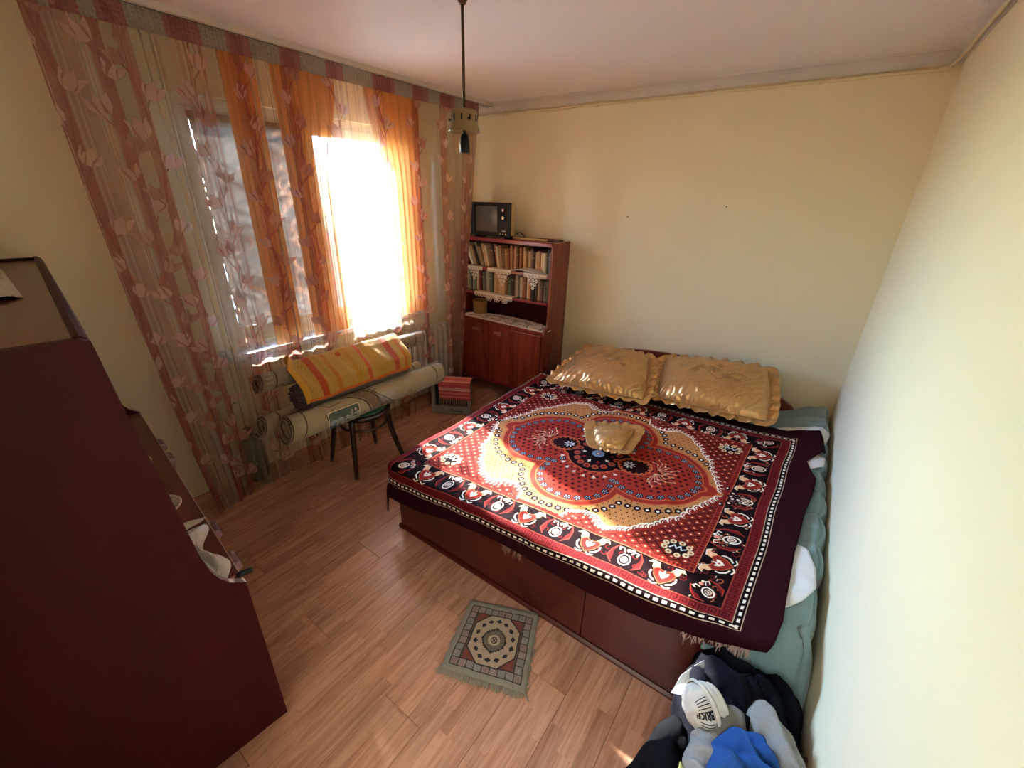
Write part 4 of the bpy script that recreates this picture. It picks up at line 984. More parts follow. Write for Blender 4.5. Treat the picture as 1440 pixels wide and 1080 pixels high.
for y, h, c in ((20, 10, '#d98a86'), (52, 16, '#cf6e6c'), (86, 8, '#e2b3a8'), (96, 5, '#7a2a2c'), (104, 8, '#d9988c'), (140, 14, '#c95a58'), (170, 9, '#e0aaa0'), (182, 5, '#6e2527'), (190, 9, '#d88a80'), (226, 18, '#c75452'), (262, 10, '#dd9c92'), (275, 5, '#7a2a2c'), (300, 12, '#cf6f6a')): PC.rect(0, 300, y, y+h, c)
for y in (98, 184, 277):
    for i in range(20): PC.rect(i*15, i*15+8, y-2, y+3, '#e8c9bd')
M_cl = printed('red_striped_cloth', PC.a, .9, .2, .3, 260)
ct = thing('striped_cloth', 'red striped woven cloth draped over the grey floor television', 'cloth', (-2.382, 2.4625, .2), ang, local=True)
def clf(u, v):
    x = -.115+u*.285+.012*(1-v); s = v*.33; e = .004
    if s < .17: y, z = -.006-e*.5, .318-(.17-s)+.004 ; 
    else: y, z = -.006+(s-.17), .3225
    k = sm(.14, .20, s); y = -.008+max(0, s-.165); z = .3225-max(0, .165-s)-.004*(1-abs(2*k-1))
    z -= sm(.05, .27, y)*.075*sm(.05, .27, y)*1.0; z += .0035
    y -= .006*(1-sm(0, .2, s))*(1+fn3(u*4, s*9))
    return (x+.02*(.17-min(s, .17))*2*(.6), y, z+.0025*fn3(u*7, v*6)-.2)
obj('cloth', MB().grid(clf, 26, 40), M_cl, ct, smooth=True, solid=.003)
mb = MB()
for i in range(30):
    p = Vector(clf((i+.5)/30, 0)); q = p+Vector((rng.uniform(-.006, .006), rng.uniform(-.004, .002), -rng.uniform(.05, .075))); mb.tube([p, (p+q)/2+Vector((rng.uniform(-.004, .004), -.001, 0)), q], [.0013, .0013, .0006], 4)
obj('fringe', mb, basic('pale_cotton_fringe', '#c9a49a', .9), ct, kind='stuff')
# ------------------------------------------------------------------ bentwood chair
ch = thing('bentwood_chair', 'dark bentwood chair with a round green seat under the carpet rolls', 'chair', (-2.37, 1.56, 0))
M_bent = wood('bentwood', '#1c0b0c', '#301614', (8, 8, 2), .28, .4)
sx, sy, sr, sz = -2.37, 1.56, .19, .415
obj('seat_ring', MB().lathe([(sr-.025, 0), (sr-.004, -.002), (sr, .008), (sr, .026), (sr-.006, .033), (sr-.028, .033)], 40, Matrix.Translation((sx, sy, sz))), M_bent, ch, smooth=True)
obj('seat_pad', MB().lathe([(sr-.03, .02), (sr-.028, .034), (sr-.05, .040), (.04, .042), (.002, .042)], 36, Matrix.Translation((sx, sy, sz))), basic('green_upholstery', '#2c5a44', .8, .08, 40, .3, 300), ch, smooth=True)
for fx, fy, tx, ty, bow in ((-2.242, 1.358, -2.275, 1.40, 0), (-2.58, 1.385, -2.50, 1.42, 0), (-2.525, 1.74, -2.49, 1.70, 0), (-2.125, 1.705, -2.235, 1.66, .022)):
    pts = []
    for i in range(9):
        t = i/8; pts.append((tx+(fx-tx)*t**1.2+(-bow*math.sin(t*3.14) if bow else 0), ty+(fy-ty)*t**1.2, (sz+.02)*(1-t)+.001))
    obj('leg', MB().tube(pts, [.020-.005*t/8 for t in range(9)], 10), M_bent, ch, smooth=True)
obj('stretcher_ring', MB().tube([(sx+.158*math.cos(a*.2094), sy+.158*math.sin(a*.2094), .335) for a in range(30)], .0095, 8, closed=True), M_bent, ch, smooth=True)

# ------------------------------------------------------------------ rolled carpets
def carpet_img(base, band, dark, seed, pic=False):
    r2 = np.random.default_rng(seed); P = Paint(1000, 1200, .5, base)
    P.a[..., :3] *= (1+.05*r2.standard_normal((P.H, P.W, 1)).astype(np.float32))
    for cx, cy, R in ((120, 300, 330), (780, 700, 420), (200, 1050, 300)):
        P.ring(cx, cy, R, 46, band, R*.8); P.ring(cx, cy, R+34, 7, dark, R*.8+30); P.ring(cx, cy, R-34, 7, dark, R*.8-30)
        for i in range(int(R/8)):
            a = 2*math.pi*i/int(R/8); P.ring(cx+R*math.cos(a), cy+R*.8*math.sin(a), 9, 3, '#8d7c64')
    for _ in range(14):
        x, y = r2.uniform(0, 1000), r2.uniform(0, 1200)
        P.stroke([(x+(34-2*k)*math.cos(k*.55), y+(34-2*k)*math.sin(k*.55)) for k in range(16)], 6, band); P.stroke([(x+34, y), (x+90, y+50), (x+160, y+40)], 6, band)
    for x in (40, 960):
        P.rect(x-30, x+30, 0, 1200, base); 
        for k in range(34): P.rect(x-16, x+16, k*36, k*36+16, '#a3927a')
        P.rect(x-36, x-31, 0, 1200, dark); P.rect(x+31, x+36, 0, 1200, dark)
    return P
def roll(name, label, a, b, r, turns, mat, sag=0.0, endtw=0.0, lip=.0, n0=0.0, group='carpet rolls on the chair', under=None):
    """carpet rolled about the line a-b; n0 = angle where the outer free edge lies"""
    A, B = Vector(a), Vector(b); ax = (B-A).normalized(); e1 = Vector((0, 0, 1)).cross(ax).normalized(); e2 = ax.cross(e1)
    t = thing(name, label, 'carpet', ((A.x+B.x)/2, (A.y+B.y)/2, min(A.z, B.z)-r), group=group)
    th = .0075; r0 = max(.018, r-turns*(th*1.25)); nt_ = int(26*turns)
    def f(u, v):
        k = u; an = n0+2*math.pi*turns*k+endtw*(v-.5); rr = r0+(r-r0)*k
        rr += .004*fn3(an*1.1, v*3+r*50)*k
        p = A.lerp(B, v)+Vector((0, 0, -sag*math.sin(math.pi*v)))
        skew = ax*(lip*(k**2)*(math.sin(an)))
        return p+e1*(rr*math.cos(an))+e2*(rr*math.sin(an))+skew
    obj('carpet', MB().grid(f, nt_, 24, uvfn=lambda u, v: (v, (u*turns) % 1.0001 if turns <= 1 else u)), [mat, mat], t, smooth=True, solid=th)
    return t, f, A, B
c1 = carpet_img('#a3947a', '#64503e', '#3a2a22', 3); M_c1 = printed('beige_carpet', c1.a, .9, .2, .5, 240)
c2 = carpet_img('#a89a7e', '#7a644a', '#402f25', 8); M_c2 = printed('sand_carpet', c2.a, .9, .2, .5, 240)
c3 = carpet_img('#8a7a66', '#5b4638', '#3a2a24', 12); M_c3 = printed('brown_carpet', c3.a, .9, .2, .5, 240)
M_fur = basic('purple_pile', '#4a1f3c', .95, .25, 60, 1.0, 140, sheen=.5); M_gry = basic('grey_pile', '#6b6458', .95, .2, 50, .8, 160)
r4, f4, A4, B4 = roll('carpet_roll', 'largest beige carpet roll with a picture panel, lowest at the front of the stack', (-2.295, .985, .540), (-2.265, 2.21, .530), .083, 3.0, M_c2, .0, .9, .03, 1.0)
roll('carpet_roll', 'thin beige carpet roll lowest at the back of the stack beside the curtain', (-2.485, .93, .520), (-2.455, 2.17, .525), .062, 2.5, M_c1, 0, .8, .03, 2.6)
r2_, f2, A2, B2 = roll('carpet_roll', 'short purple and grey shaggy roll in the middle of the stack under the towel', (-2.375, 1.135, .672), (-2.345, 1.93, .668), .069, 2.6, M_gry, 0, .2, .0, .5)
mb = MB()
for i in range(420):                                  # purple shag round the end of the roll
    a = rng.uniform(0, 6.283); rr = .069*math.sqrt(rng.uniform(.05, 1)); p = Vector((-2.375+rr*math.cos(a), 1.133, .672+rr*math.sin(a)))
    d = Vector((math.cos(a)*.5+rng.uniform(-.5, .5), -1+.6*rng.uniform(-1, 1), math.sin(a)*.5+rng.uniform(-.5, .5))).normalized()*rng.uniform(.012, .024); mb.tube([p, p+d], [.004, .002], 4)
for i in range(500):
    a = rng.uniform(0, 6.283); y = 1.133+rng.uniform(0, .05); p = Vector((-2.375+.071*math.cos(a), y, .672+.071*math.sin(a)))
    d = Vector((math.cos(a), rng.uniform(-.8, .2), math.sin(a))).normalized()*rng.uniform(.008, .016); mb.tube([p, p+d], [.004, .002], 4)
obj('shag_pile', mb, M_fur, r2_, kind='stuff')
roll('carpet_roll', 'brown striped carpet roll on top of the stack poking out from under the towel', (-2.475, .965, .795), (-2.425, 2.19, .790), .055, 2.8, M_c3, 0, 1.2, .02, 1.8)
# woven picture panel on the front roll
PL = Paint(240, 150, 3, '#3a342c'); PL.rect(2, 238, 2, 148, '#e8dcb8'); PL.rect(9, 231, 9, 141, '#3a3a3c'); PL.rect(12, 228, 12, 138, '#8fa5b4')
PL.rect(12, 228, 92, 138, '#55655f')
for i in range(60): x = rng.uniform(16, 224); PL.disc(x, 96+rng.uniform(-6, 8), rng.uniform(6, 14), ['#4a5a50', '#5f6f62', '#6d7468'][i % 3], None, .8)
PL.poly([(12, 12), (12, 50), (70, 66), (140, 58), (228, 84), (228, 12)], '#8d8f80'); PL.poly([(12, 12), (12, 40), (60, 52), (96, 34), (90, 12)], '#3d5a8a')
for i in range(70): PL.disc(rng.uniform(50, 215), rng.uniform(30, 86), rng.uniform(3, 8), ['#a7a79a', '#6c6a5e', '#c5c4b8', '#56584e'][i % 4], None, .8)
for i in range(24): PL.disc(rng.uniform(170, 224), rng.uniform(60, 120), rng.uniform(4, 9), ['#3c4038', '#c9cabf'][i % 2], None, .8)
def onroll(A, B, r, y, an, out=.0):
    ax = (B-A).normalized(); e1 = Vector((0, 0, 1)).cross(ax).normalized(); e2 = ax.cross(e1); p = A.lerp(B, (y-A.y)/(B.y-A.y)); return p+e1*((r+out)*math.cos(an))+e2*((r+out)*math.sin(an))
# e1 points away from the room, e2 up: the room side is the angle pi
obj('picture_panel', MB().grid(lambda u, v: onroll(A4, B4, .083, 1.205+u*.225, math.pi+.95-v*1.55, .0075), 12, 14), printed('woven_picture', PL.a, .8, 0, .2, 240), r4, smooth=True, solid=.002)
mt = bpy.data.materials.new('clear_tape'); mt.use_nodes = True; mt.node_tree.nodes['Principled BSDF'].inputs['Alpha'].default_value = .25; mt.node_tree.nodes['Principled BSDF'].inputs['Roughness'].default_value = .15
obj('tape', MB().grid(lambda u, v: onroll(A4, B4, .083, 1.57+u*.15+.02*v, math.pi-.62+v*.75, .0085+.002*abs(fn3(u*22, v*9))), 14, 10), mt, r4, smooth=True)

# ------------------------------------------------------------------ yellow towel over the rolls
PT = Paint(900, 560, 1.4, '#bd9440')
Xg, Yg = PT.coords(); PT.a[..., :3] *= (1+.13*np.sin(Xg*.42+Yg*.25+1.5*np.sin(Yg*.05))*np.sin(Yg*.33+np.sin(Xg*.07)*2))[..., None]
for x, w, c in ((150, 46, '#b8431c'), (262, 34, '#b9701c'), (430, 26, '#c08a26'), (520, 34, '#c4521f'), (760, 50, '#b8431c'), (850, 20, '#c8681f'), (30, 16, '#d8a23a')): PT.rect(x-w/2, x+w/2, 0, 560, c, None, .92)
PT.rect(360, 392, 300, 352, '#b8431c'); PT.rect(512, 540, 400, 560, '#b8431c')
PT.rect(0, 900, 0, 26, '#d0641c'); PT.rect(0, 900, 534, 560, '#d8701f'); PT.rect(0, 20, 0, 560, '#d8a030'); PT.rect(880, 900, 0, 560, '#d8a030')
M_tow = printed('striped_towel', PT.a, .95, .3, .9, 420)
# cross-section (x, z) from the hanging front hem up over both rolls and a little down the back
tp = [(-2.275, .655), (-2.281, .70), (-2.292, .745), (-2.325, .775), (-2.385, .815), (-2.425, .843), (-2.465, .860), (-2.505, .855), (-2.535, .835), (-2.548, .800)]
def towf(u, v):
    k = v*(len(tp)-1); i = min(int(k), len(tp)-2); t = k-i; t = t*t*(3-2*t)*.3+t*.7
    x = tp[i][0]*(1-t)+tp[i+1][0]*t; z = tp[i][1]*(1-t)+tp[i+1][1]*t
    y = 1.125+.82*u+.055*v*(u-.2)-.0*v+.04*(1-v)*(.5-u)*.6
    w = .011*fn3(u*7, v*3)+.009*abs(fn3(u*13+v*2, v*1.5+4))+.007*math.sin(u*26+v*3+fn3(u*3, v*2)*3)*(.4+.6*(1-v))
    z += w*.7; x += w*.6+.012*(1-v)*math.sin(u*9)*.5
    if u < .10 and v > .55:                           # curled-up back corner
        c = (1-u/.10)*sm(.5, .75, v); z += .055*c; y += .055*c; x += .02*c
    x += .022*(u-.5)*1.0
    return (x, y, z)
tag(obj('towel', MB().grid(towf, 110, 70), M_tow, smooth=True, solid=.005), 'yellow towel with orange stripes draped over the stacked carpet rolls', 'towel')

# ------------------------------------------------------------------ little rug on the floor
rc = [np.array(p) for p in ((-.866, .775), (-.524, .899), (-.667, 1.227), (-.972, 1.095))]   # near-left, near-right, far-right, far-left
RW, RH = 360, 370; R = Paint(RW, RH, 2.6, '#8d8674')
R.rect(22, RW-22, 26, RH-26, '#1d1a1a')
nB = 9; bw = (RW-48)/nB; bh = (RH-56)/nB
for i in range(nB):
    for j in range(nB):
        if i in (0, nB-1) or j in (0, nB-1):
            c = ['#9a6f66', '#8d8f86', '#7d8480', '#a5847a'][(i*3+j*5) % 4]; x, y = 24+i*bw, 28+j*bh
            R.rect(x+1.6, x+bw-1.6, y+1.6, y+bh-1.6, '#85776c'); 
            for k in range(8): R.stroke([(x+3+k*4, y+3), (x+3+k*4+6, y+bh-4)] if x+3+k*4+6 < x+bw-2 else [(x+bw-5, y+4), (x+bw-4, y+bh-4)], 1.8, c)
R.rect(24+bw, RW-24-bw, 28+bh, RH-28-bh, '#1d1a1a'); R.rect(26+bw, RW-26-bw, 30+bh, RH-30-bh, '#7d3a2c')
R.rect(26+bw, 34+bw, 30+bh, RH-30-bh, '#5b4638'); R.rect(RW-34-bw, RW-26-bw, 30+bh, RH-30-bh, '#5b4638')
cx, cy = RW/2, RH/2; oc = lambda r1, r2: [(cx+x*r1, cy+y*r2) for x, y in ((-.42, -1), (.42, -1), (1, -.5), (1, .5), (.42, 1), (-.42, 1), (-1, .5), (-1, -.5))]
R.poly(oc(112, 128), '#241c1c'); R.poly(oc(107, 123), '#b0987f')
for i in range(14):
    a = 2*math.pi*(i+.5)/14; x, y = cx+82*math.cos(a), cy+94*math.sin(a)
    for d in ((0, 0), (7, 4), (-7, 4), (0, 9)): R.disc(x+d[0]*math.cos(a-1.57)-d[1]*math.sin(a-1.57), y+d[0]*math.sin(a-1.57)+d[1]*math.cos(a-1.57), 5.5, '#231a22')
for k in range(6): R.poly([(cx+x*(60-9*abs(k-2.5)) if False else cx+x, cy+y) for x, y in ((-60, 0), (-44, -30), (0, -66), (44, -30), (60, 0), (44, 30), (0, 66), (-44, 30))], '#2a2220')
R.poly([(cx+x, cy+y) for x, y in ((-54, 0), (-40, -27), (0, -59), (40, -27), (54, 0), (40, 27), (0, 59), (-40, 27))], '#6d6252')
for i in range(28): a = 2*math.pi*i/28; R.disc(cx+52*math.cos(a), cy+52*math.sin(a)*1.05, 4, '#2a2220')
R.disc(cx, cy, 28, '#b9a78f', None, 1, 26); R.ring(cx, cy, 14, 4, '#2c2626'); R.stroke([(cx-9, cy-9), (cx+9, cy+9)], 4, '#2c2626'); R.stroke([(cx+9, cy-9), (cx-9, cy+9)], 4, '#2c2626')
rng2 = np.random.default_rng(5); R.a[..., :3] *= (1+.12*rng2.standard_normal((R.H, R.W, 1)).astype(np.float32))
def rugf(u, v):
    p = rc[0]*(1-u)*(1-v)+rc[1]*u*(1-v)+rc[2]*u*v+rc[3]*(1-u)*v; return (p[0]+.004*fn3(v*6, 1), p[1]+.004*fn3(u*6, 2), .0085+.0015*fn3(u*8, v*8))
rg = thing('small_rug', 'small square rug with an octagon pattern on the floor by the bed', 'rug', (-.76, 1.0, 0))
obj('weave', MB().grid(rugf, 30, 30), printed('small_rug_weave', R.a, .95, .2, 1.0, 300), rg, smooth=True, solid=.007)
mb = MB()
for (e0, e1, n) in ((0, 1, 230), (1, 2, 60), (3, 2, 110), (0, 3, 60)):
    for i in range(n):
        k = rng.uniform(0, 1); p = rc[e0]*(1-k)+rc[e1]*k; o = (p-sum(rc)/4); o /= np.linalg.norm(o); L_ = rng.uniform(.012, .030) if e0 == 0 and e1 == 1 else rng.uniform(.004, .011)
        q = p+o*L_+rng.uniform(-.008, .008, 2); mb.tube([(p[0], p[1], .009), ((p[0]+q[0])/2, (p[1]+q[1])/2, .010), (q[0], q[1], .003)], .0017, 4)
obj('fringe', mb, basic('wool_fringe', '#8d8674', .95, .2, 60), rg, kind='stuff')

# ------------------------------------------------------------------ pendant lamp without its shade
px_, py_ = -1.368, 1.557
pn = thing('pendant_lamp', 'old ceiling pendant rod with a bare lamp holder and no shade', 'lamp', (px_, py_, 1.99))
M_brass = basic('aged_brass', '#5c4632', .4, .15, 30, metal=.6); M_cupm = basic('old_cream_enamel', '#8a7550', .5, .14, 25)
T = Matrix.Translation
obj('canopy', MB().lathe([(.004, 2.49), (.014, 2.492), (.018, 2.503), (.030, 2.515), (.045, 2.549)], 24, T((px_, py_, 0))), M_brass, pn, smooth=True)
obj('rod', MB().tube([(px_, py_, 2.13), (px_, py_, 2.495)], .0062, 10), M_brass, pn, smooth=True)
cupp = [(.010, 2.150), (.050, 2.148), (.054, 2.140), (.055, 2.098), (.064, 2.076), (.0655, 2.068), (.062, 2.067), (.052, 2.094), (.050, 2.138), (.010, 2.142)]
cu = obj('gallery', MB().lathe(cupp, 36, T((px_, py_, 0))), M_cupm, pn, smooth=True, angle=1)
for i in range(10):
    a = i*.628+.2; obj('slot', MB().box(-.003, .003, -.0015, .0015, 2.106, 2.128, M=T((px_+.0548*math.cos(a), py_+.0548*math.sin(a), 0)) @ Matrix.Rotation(a+math.pi/2, 4, 'Z')), M_black, cu)
for a in (3.6, 5.7, 1.5):
    obj('thumb_screw', MB().tube([(px_+.052*math.cos(a), py_+.052*math.sin(a), 2.112), (px_+.068*math.cos(a), py_+.068*math.sin(a), 2.112)], .004, 8), M_black, cu)
obj('neck', MB().tube([(px_, py_, 2.045), (px_, py_, 2.14)], .008, 10), M_black, pn, smooth=True)
obj('lamp_holder', MB().lathe([(.010, 2.062), (.016, 2.055), (.0205, 2.030), (.0215, 1.995), (.0195, 1.990), (.015, 1.992), (.014, 2.01)], 24, T((px_, py_, 0))), M_black, pn, smooth=True)

# ------------------------------------------------------------------ the sideboard in the left foreground
CL = 1.62; rz = -math.radians(6.6)
sb = thing('sideboard', 'tall dark mahogany sideboard with stepped top in the left foreground', 'sideboard', (-1.2, .305, 0), rz, local=True)
arc = [(.0, .706), (-.010, .712), (-.039, .736), (-.059, .769), (-.072, .807), (-.082, .866), (-.088, .952), (-.094, 1.035), (-.099, 1.113), (-.104, 1.185), (-.113, 1.266), (-.117, 1.34), (-.122, 1.42), (-.126, 1.478), (-.128, 1.503), (-.133, 1.52), (-.145, 1.527)]
side = [(0, .034)]+arc+[(-.56, 1.526), (-.56, .034)]
for x in (-.022, -CL):
    s_ = obj('side_panel', MB().prism(side, 'x', x, x+.022), M_mahd, sb)
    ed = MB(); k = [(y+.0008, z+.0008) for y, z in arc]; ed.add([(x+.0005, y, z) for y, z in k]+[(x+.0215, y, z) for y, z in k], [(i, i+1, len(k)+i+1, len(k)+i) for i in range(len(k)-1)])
    obj('edge_band', ed, basic('edge_highlight', '#a58f92', .2, .05, 9, coat=.5), s_)  # silvery highlight of the panel lip, put in as a pale colour
a_, b_ = -CL+.022, -.022
obj('top_board', MB().box(a_, b_, -.56, -.150, 1.497, 1.517), M_maht, sb)
obj('fascia', MB().prism([(-.153, 1.531), (-.142, 1.531), (-.132, 1.524), (-.127, 1.510), (-.124, 1.46), (-.134, 1.46), (-.137, 1.508), (-.153, 1.518)], 'x', a_-.012, b_+.010), M_mahd, sb)
obj('back_panel', MB().box(a_, b_, -.558, -.550, .06, 1.50), M_mahd, sb)
obj('worktop', MB().box(a_, b_, -.42, -.003, .688, .708), M_maht, sb, bevel=.002)
obj('worktop_edge', MB().box(a_, b_, -.003, -.001, .689, .7085), basic('edge_highlight_line', '#d2b3a4', .3, .05, 9), sb)  # bright highlight along the front edge, painted as a pale strip
obj('bottom_board', MB().box(a_, b_, -.42, -.022, .05, .07), M_mahd, sb)
obj('shelf', MB().box(a_, b_, -.42, -.12, 1.08, 1.10), M_mahd, sb)
wd = (CL-.044)/4
for i in range(4):
    x0 = a_+i*wd; d = obj('door', MB().box(x0+.002, x0+wd-.002, -.020, -.002, .075, .684), M_mah, sb, bevel=.003)
    hx = (-1.34, -1.16, -.46, -.24)[i]
    hm = MB().prism([(-.002, .585), (.026, .587), (.034, .598), (.032, .618), (.02, .628), (-.002, .628)], 'x', hx-.04, hx+.04)
    obj('door_handle', hm, basic('handle_lacquer', '#8f7a84', .18, .05, 9, metal=.5, coat=.4), d, bevel=.004)
kd = obj('key', MB().tube([(-1.24+.010*math.cos(a*.785), .02, .56+.010*math.sin(a*.785)) for a in range(8)], .0022, 6, closed=True), M_chrome, sb)
obj('tassel', MB().tube([(-1.24, .02, .55), (-1.236, .026, .52), (-1.24, .024, .48)], [.002, .006, .009], 8), basic('tassel_thread', '#5a3a34', .9), kd)
for x in (-.07, -CL+.07):
    for y in (-.06, -.36): obj('foot', MB().lathe([(.012, 0), (.017, .052)], 12, T((x, y, 0))), M_black, sb)
# things on the sideboard (placed in the sideboard's own turned axes)
SM = Matrix.Translation((-1.2, .305, 0)) @ Matrix.Rotation(rz, 4, 'Z')
def sbp(x, y, z): return SM @ Vector((x, y, z))
def round_doily(label, x, y, r, oval=1.0):
    t = thing('round_doily', label, 'doily', sbp(x, y, .708)); mb = MB(); z = .7105
    for i in range(28):
        a = 2*math.pi*i/28; mb.tube([sbp(x+r*.48*math.cos(a)*oval, y+r*.48*math.sin(a), z), sbp(x+r*.92*math.cos(a)*oval, y+r*.92*math.sin(a), z)], .0032, 4)
    for q in (.45, .95, .25): mb.tube([sbp(x+r*q*math.cos(a*.196)*oval, y+r*q*math.sin(a*.196), z+.0006) for a in range(32)], .0042, 5, closed=True)
    for i in range(8):
        a = .785*i; mb.tube([sbp(x, y, z), sbp(x+r*.44*math.cos(a)*oval, y+r*.44*math.sin(a), z)], .004, 4)
    obj('crochet', mb, M_lace, t); obj('centre', MB().add([sbp(x+r*.25*math.cos(a*.393)*oval, y+r*.25*math.sin(a*.393), z-.001) for a in range(16)], [tuple(range(16))]), M_lace, t)
round_doily('cream round crochet doily in the middle of the sideboard worktop', -.60, -.112, .078)
round_doily('cream crochet doily at the far left of the sideboard worktop', -1.02, -.128, .075)
round_doily('cream crochet doily in the far corner of the sideboard worktop', -1.22, -.13, .07)
def leaf(u, v):
    w = .034*math.sin(math.pi*u)**.8; return sbp(-.41+(v-.5)*1.3*w, -.150+u*.148, .7115+.002*math.sin(u*20)*math.sin(v*9))
tag(obj('leaf_doily', MB().grid(leaf, 20, 8), M_lace, smooth=True, solid=.003), 'cream leaf shaped doily beside the plastic bag on the sideboard', 'doily')
pbm = bpy.data.materials.new('thin_plastic'); pbm.use_nodes = True; p = pbm.node_tree.nodes['Principled BSDF']; p.inputs['Base Color'].default_value = C('#d9d6d4'); p.inputs['Alpha'].default_value = .82; p.inputs['Roughness'].default_value = .22
nt = pbm.node_tree; tc = N(nt, 'ShaderNodeTexCoord'); nz = N(nt, 'ShaderNodeTexNoise'); setin(nz, Scale=18, Detail=3.0); bm_ = N(nt, 'ShaderNodeBump'); bm_.inputs['Strength'].default_value = .5; nt.links.new(tc.outputs['Object'], nz.inputs[0]); nt.links.new(nz.outputs[0], bm_.inputs['Height']); nt.links.new(bm_.outputs[0], p.inputs['Normal'])
def bagf(u, v):
    x = -.375+u*.335; y = -.150+v*(.120+.022*math.sin(u*9+1)); e = (1-(2*u-1)**4)*(1-(2*v-1)**4)
    return sbp(x, y, .712+e*(.026+.05*abs(fn3(u*4.2, v*3.1, 2.2))+.022*abs(fn3(u*9, v*6))))
tag(obj('plastic_bag', MB().grid(bagf, 34, 26), pbm, smooth=False, solid=.001), 'crumpled clear plastic bag on the sideboard worktop', 'plastic bag')
t = thing('small_tool', 'small black handled tool with a copper tip at the near end of the sideboard worktop', 'tool', sbp(-.03, -.02, .712))
obj('handle', MB().tube([sbp(-.029, -.014, .722), sbp(-.026, .004, .723), sbp(-.021, .020, .724), sbp(-.019, .027, .724)], [.008, .009, .0085, .007], 10), M_black, t, smooth=True)
obj('tip', MB().tube([sbp(-.029, -.014, .722), sbp(-.034, -.050, .722)], [.005, .004], 8), basic('copper', '#8a5240', .35, .1, 30, metal=.8), t, smooth=True)
def fo(u, v):
    return sbp(-.635-.70*u+.035*v, -.210-.040*u-.095*v, 1.5185+.012*math.sin(math.pi*v)*(1-.3*u)+.006*abs(fn3(u*9, v*8))+.004*fn3(u*22, v*5))
tag(obj('foil_packet', MB().grid(fo, 26, 16), basic('silver_foil', '#e6e6ea', .28, .08, 30, .8, 60, metal=.6), smooth=False, solid=.002), 'crinkled silver foil packet on top of the dark sideboard', 'packet')
# ------------------------------------------------------------------ clothes heaped on a box at the foot of the bed
bx0 = .0
cb = thing('cardboard_box', 'open cardboard box under the heap of clothes by the right wall', 'box', (.12, .90, 0))
M_card = basic('cardboard', '#6f5338', .85, .06, 8, .1, 60); zt = .26
obj('box_wall', MB().box(bx0, .30, .62, .626, 0, zt), M_card, cb); obj('box_wall', MB().box(bx0, .30, 1.174, 1.18, 0, zt), M_card, cb)
obj('box_wall', MB().box(bx0, bx0+.006, .626, 1.174, 0, zt), M_card, cb); obj('box_wall', MB().box(.294, .30, .626, 1.174, 0, zt), M_card, cb)
obj('box_bottom', MB().box(bx0+.006, .294, .626, 1.174, 0, .006), M_card, cb)
obj('flap', MB().add([(.296, .70, zt), (.296, 1.12, zt), (.320, 1.03, zt+.15), (.318, .74, zt+.15), (.300, .70, zt), (.300, 1.12, zt), (.323, 1.03, zt+.149), (.321, .74, zt+.149)], [(0, 1, 2, 3), (7, 6, 5, 4), (0, 4, 5, 1), (1, 5, 6, 2), (2, 6, 7, 3), (3, 7, 4, 0)]), M_card, cb)
def heap(outline, zb, zt_, seed, folds=1.0, peak=None, pw=.5, nr=26, na=90, dirs=None, lim=True):
    """a soft heap of cloth: rounded mound on a closed outline (x, y), with folds"""
    pts = [Vector((p[0], p[1], 0)) for p in outline]; n = len(pts); cx = sum(p.x for p in pts)/n; cy = sum(p.y for p in pts)/n
    if peak: cx, cy = peak
    def rim(u):
        k = u*n; i = int(k) % n; f = k-int(k); a, b, c, d = pts[i-1], pts[i], pts[(i+1) % n], pts[(i+2) % n]
        return .5*((2*b)+(c-a)*f+(2*a-5*b+4*c-d)*f*f+(3*b-a-3*c+d)*f**3)
    def f(u, v):
        r = 1-v; p = rim(u); x = cx+(p.x-cx)*(1-r**1.0); 
        t = v                                         # 0 rim .. 1 centre
        q = rim(u); x = q.x+(cx-q.x)*t; y = q.y+(cy-q.y)*t
        z = zb+(zt_-zb)*(1-(1-t)**2.6)**pw
        d = dirs or (1.0, .4)
        fl = folds*(.022*math.sin((x*d[0]+y*d[1])*60+6*fn3(x*7+seed, y*7))+.022*fn3(x*12+seed, y*12)+.030*abs(fn3(x*17+seed, y*17+seed))-.012+.012*abs(fn3(x*38+seed, y*26)))*min(1, t*6)*(1 if t < .999 else 1)
        w = folds*.008*math.sin(u*40+seed)*(1-t)**2
        x2 = x+w; 
        if lim: x2 = min(x2, .318)
        return (x2, y+w, z+fl)
    mb = MB().grid(f, na, nr, cu=True)
    lo = [mb.v[i] for i in range(na)]; mb.add([(p[0], p[1], zb-.012) for p in lo]+lo, [(i, (i+1) % na, na+(i+1) % na, na+i) for i in range(na)]+[tuple(range(na))[::-1]])
    return mb, f
M_navy = basic('navy_jersey', '#0e1017', .95, .12, 30, .3, 260, spec=.08); M_blk = basic('black_jersey', '#0b0c10', .95, .12, 30, .3, 260, spec=.08)
M_gr = basic('grey_marl', '#8b8a86', .95, .16, 160, .3, 300); M_gr2 = basic('dark_grey_marl', '#6b6861', .95, .14, 120, .3, 300); M_bl = basic('blue_fleece', '#28508e', .95, .14, 30, .4, 260, spec=.1); M_wh = basic('off_white_jersey', '#c9c3b8', .9, .06, 30, .3, 260)
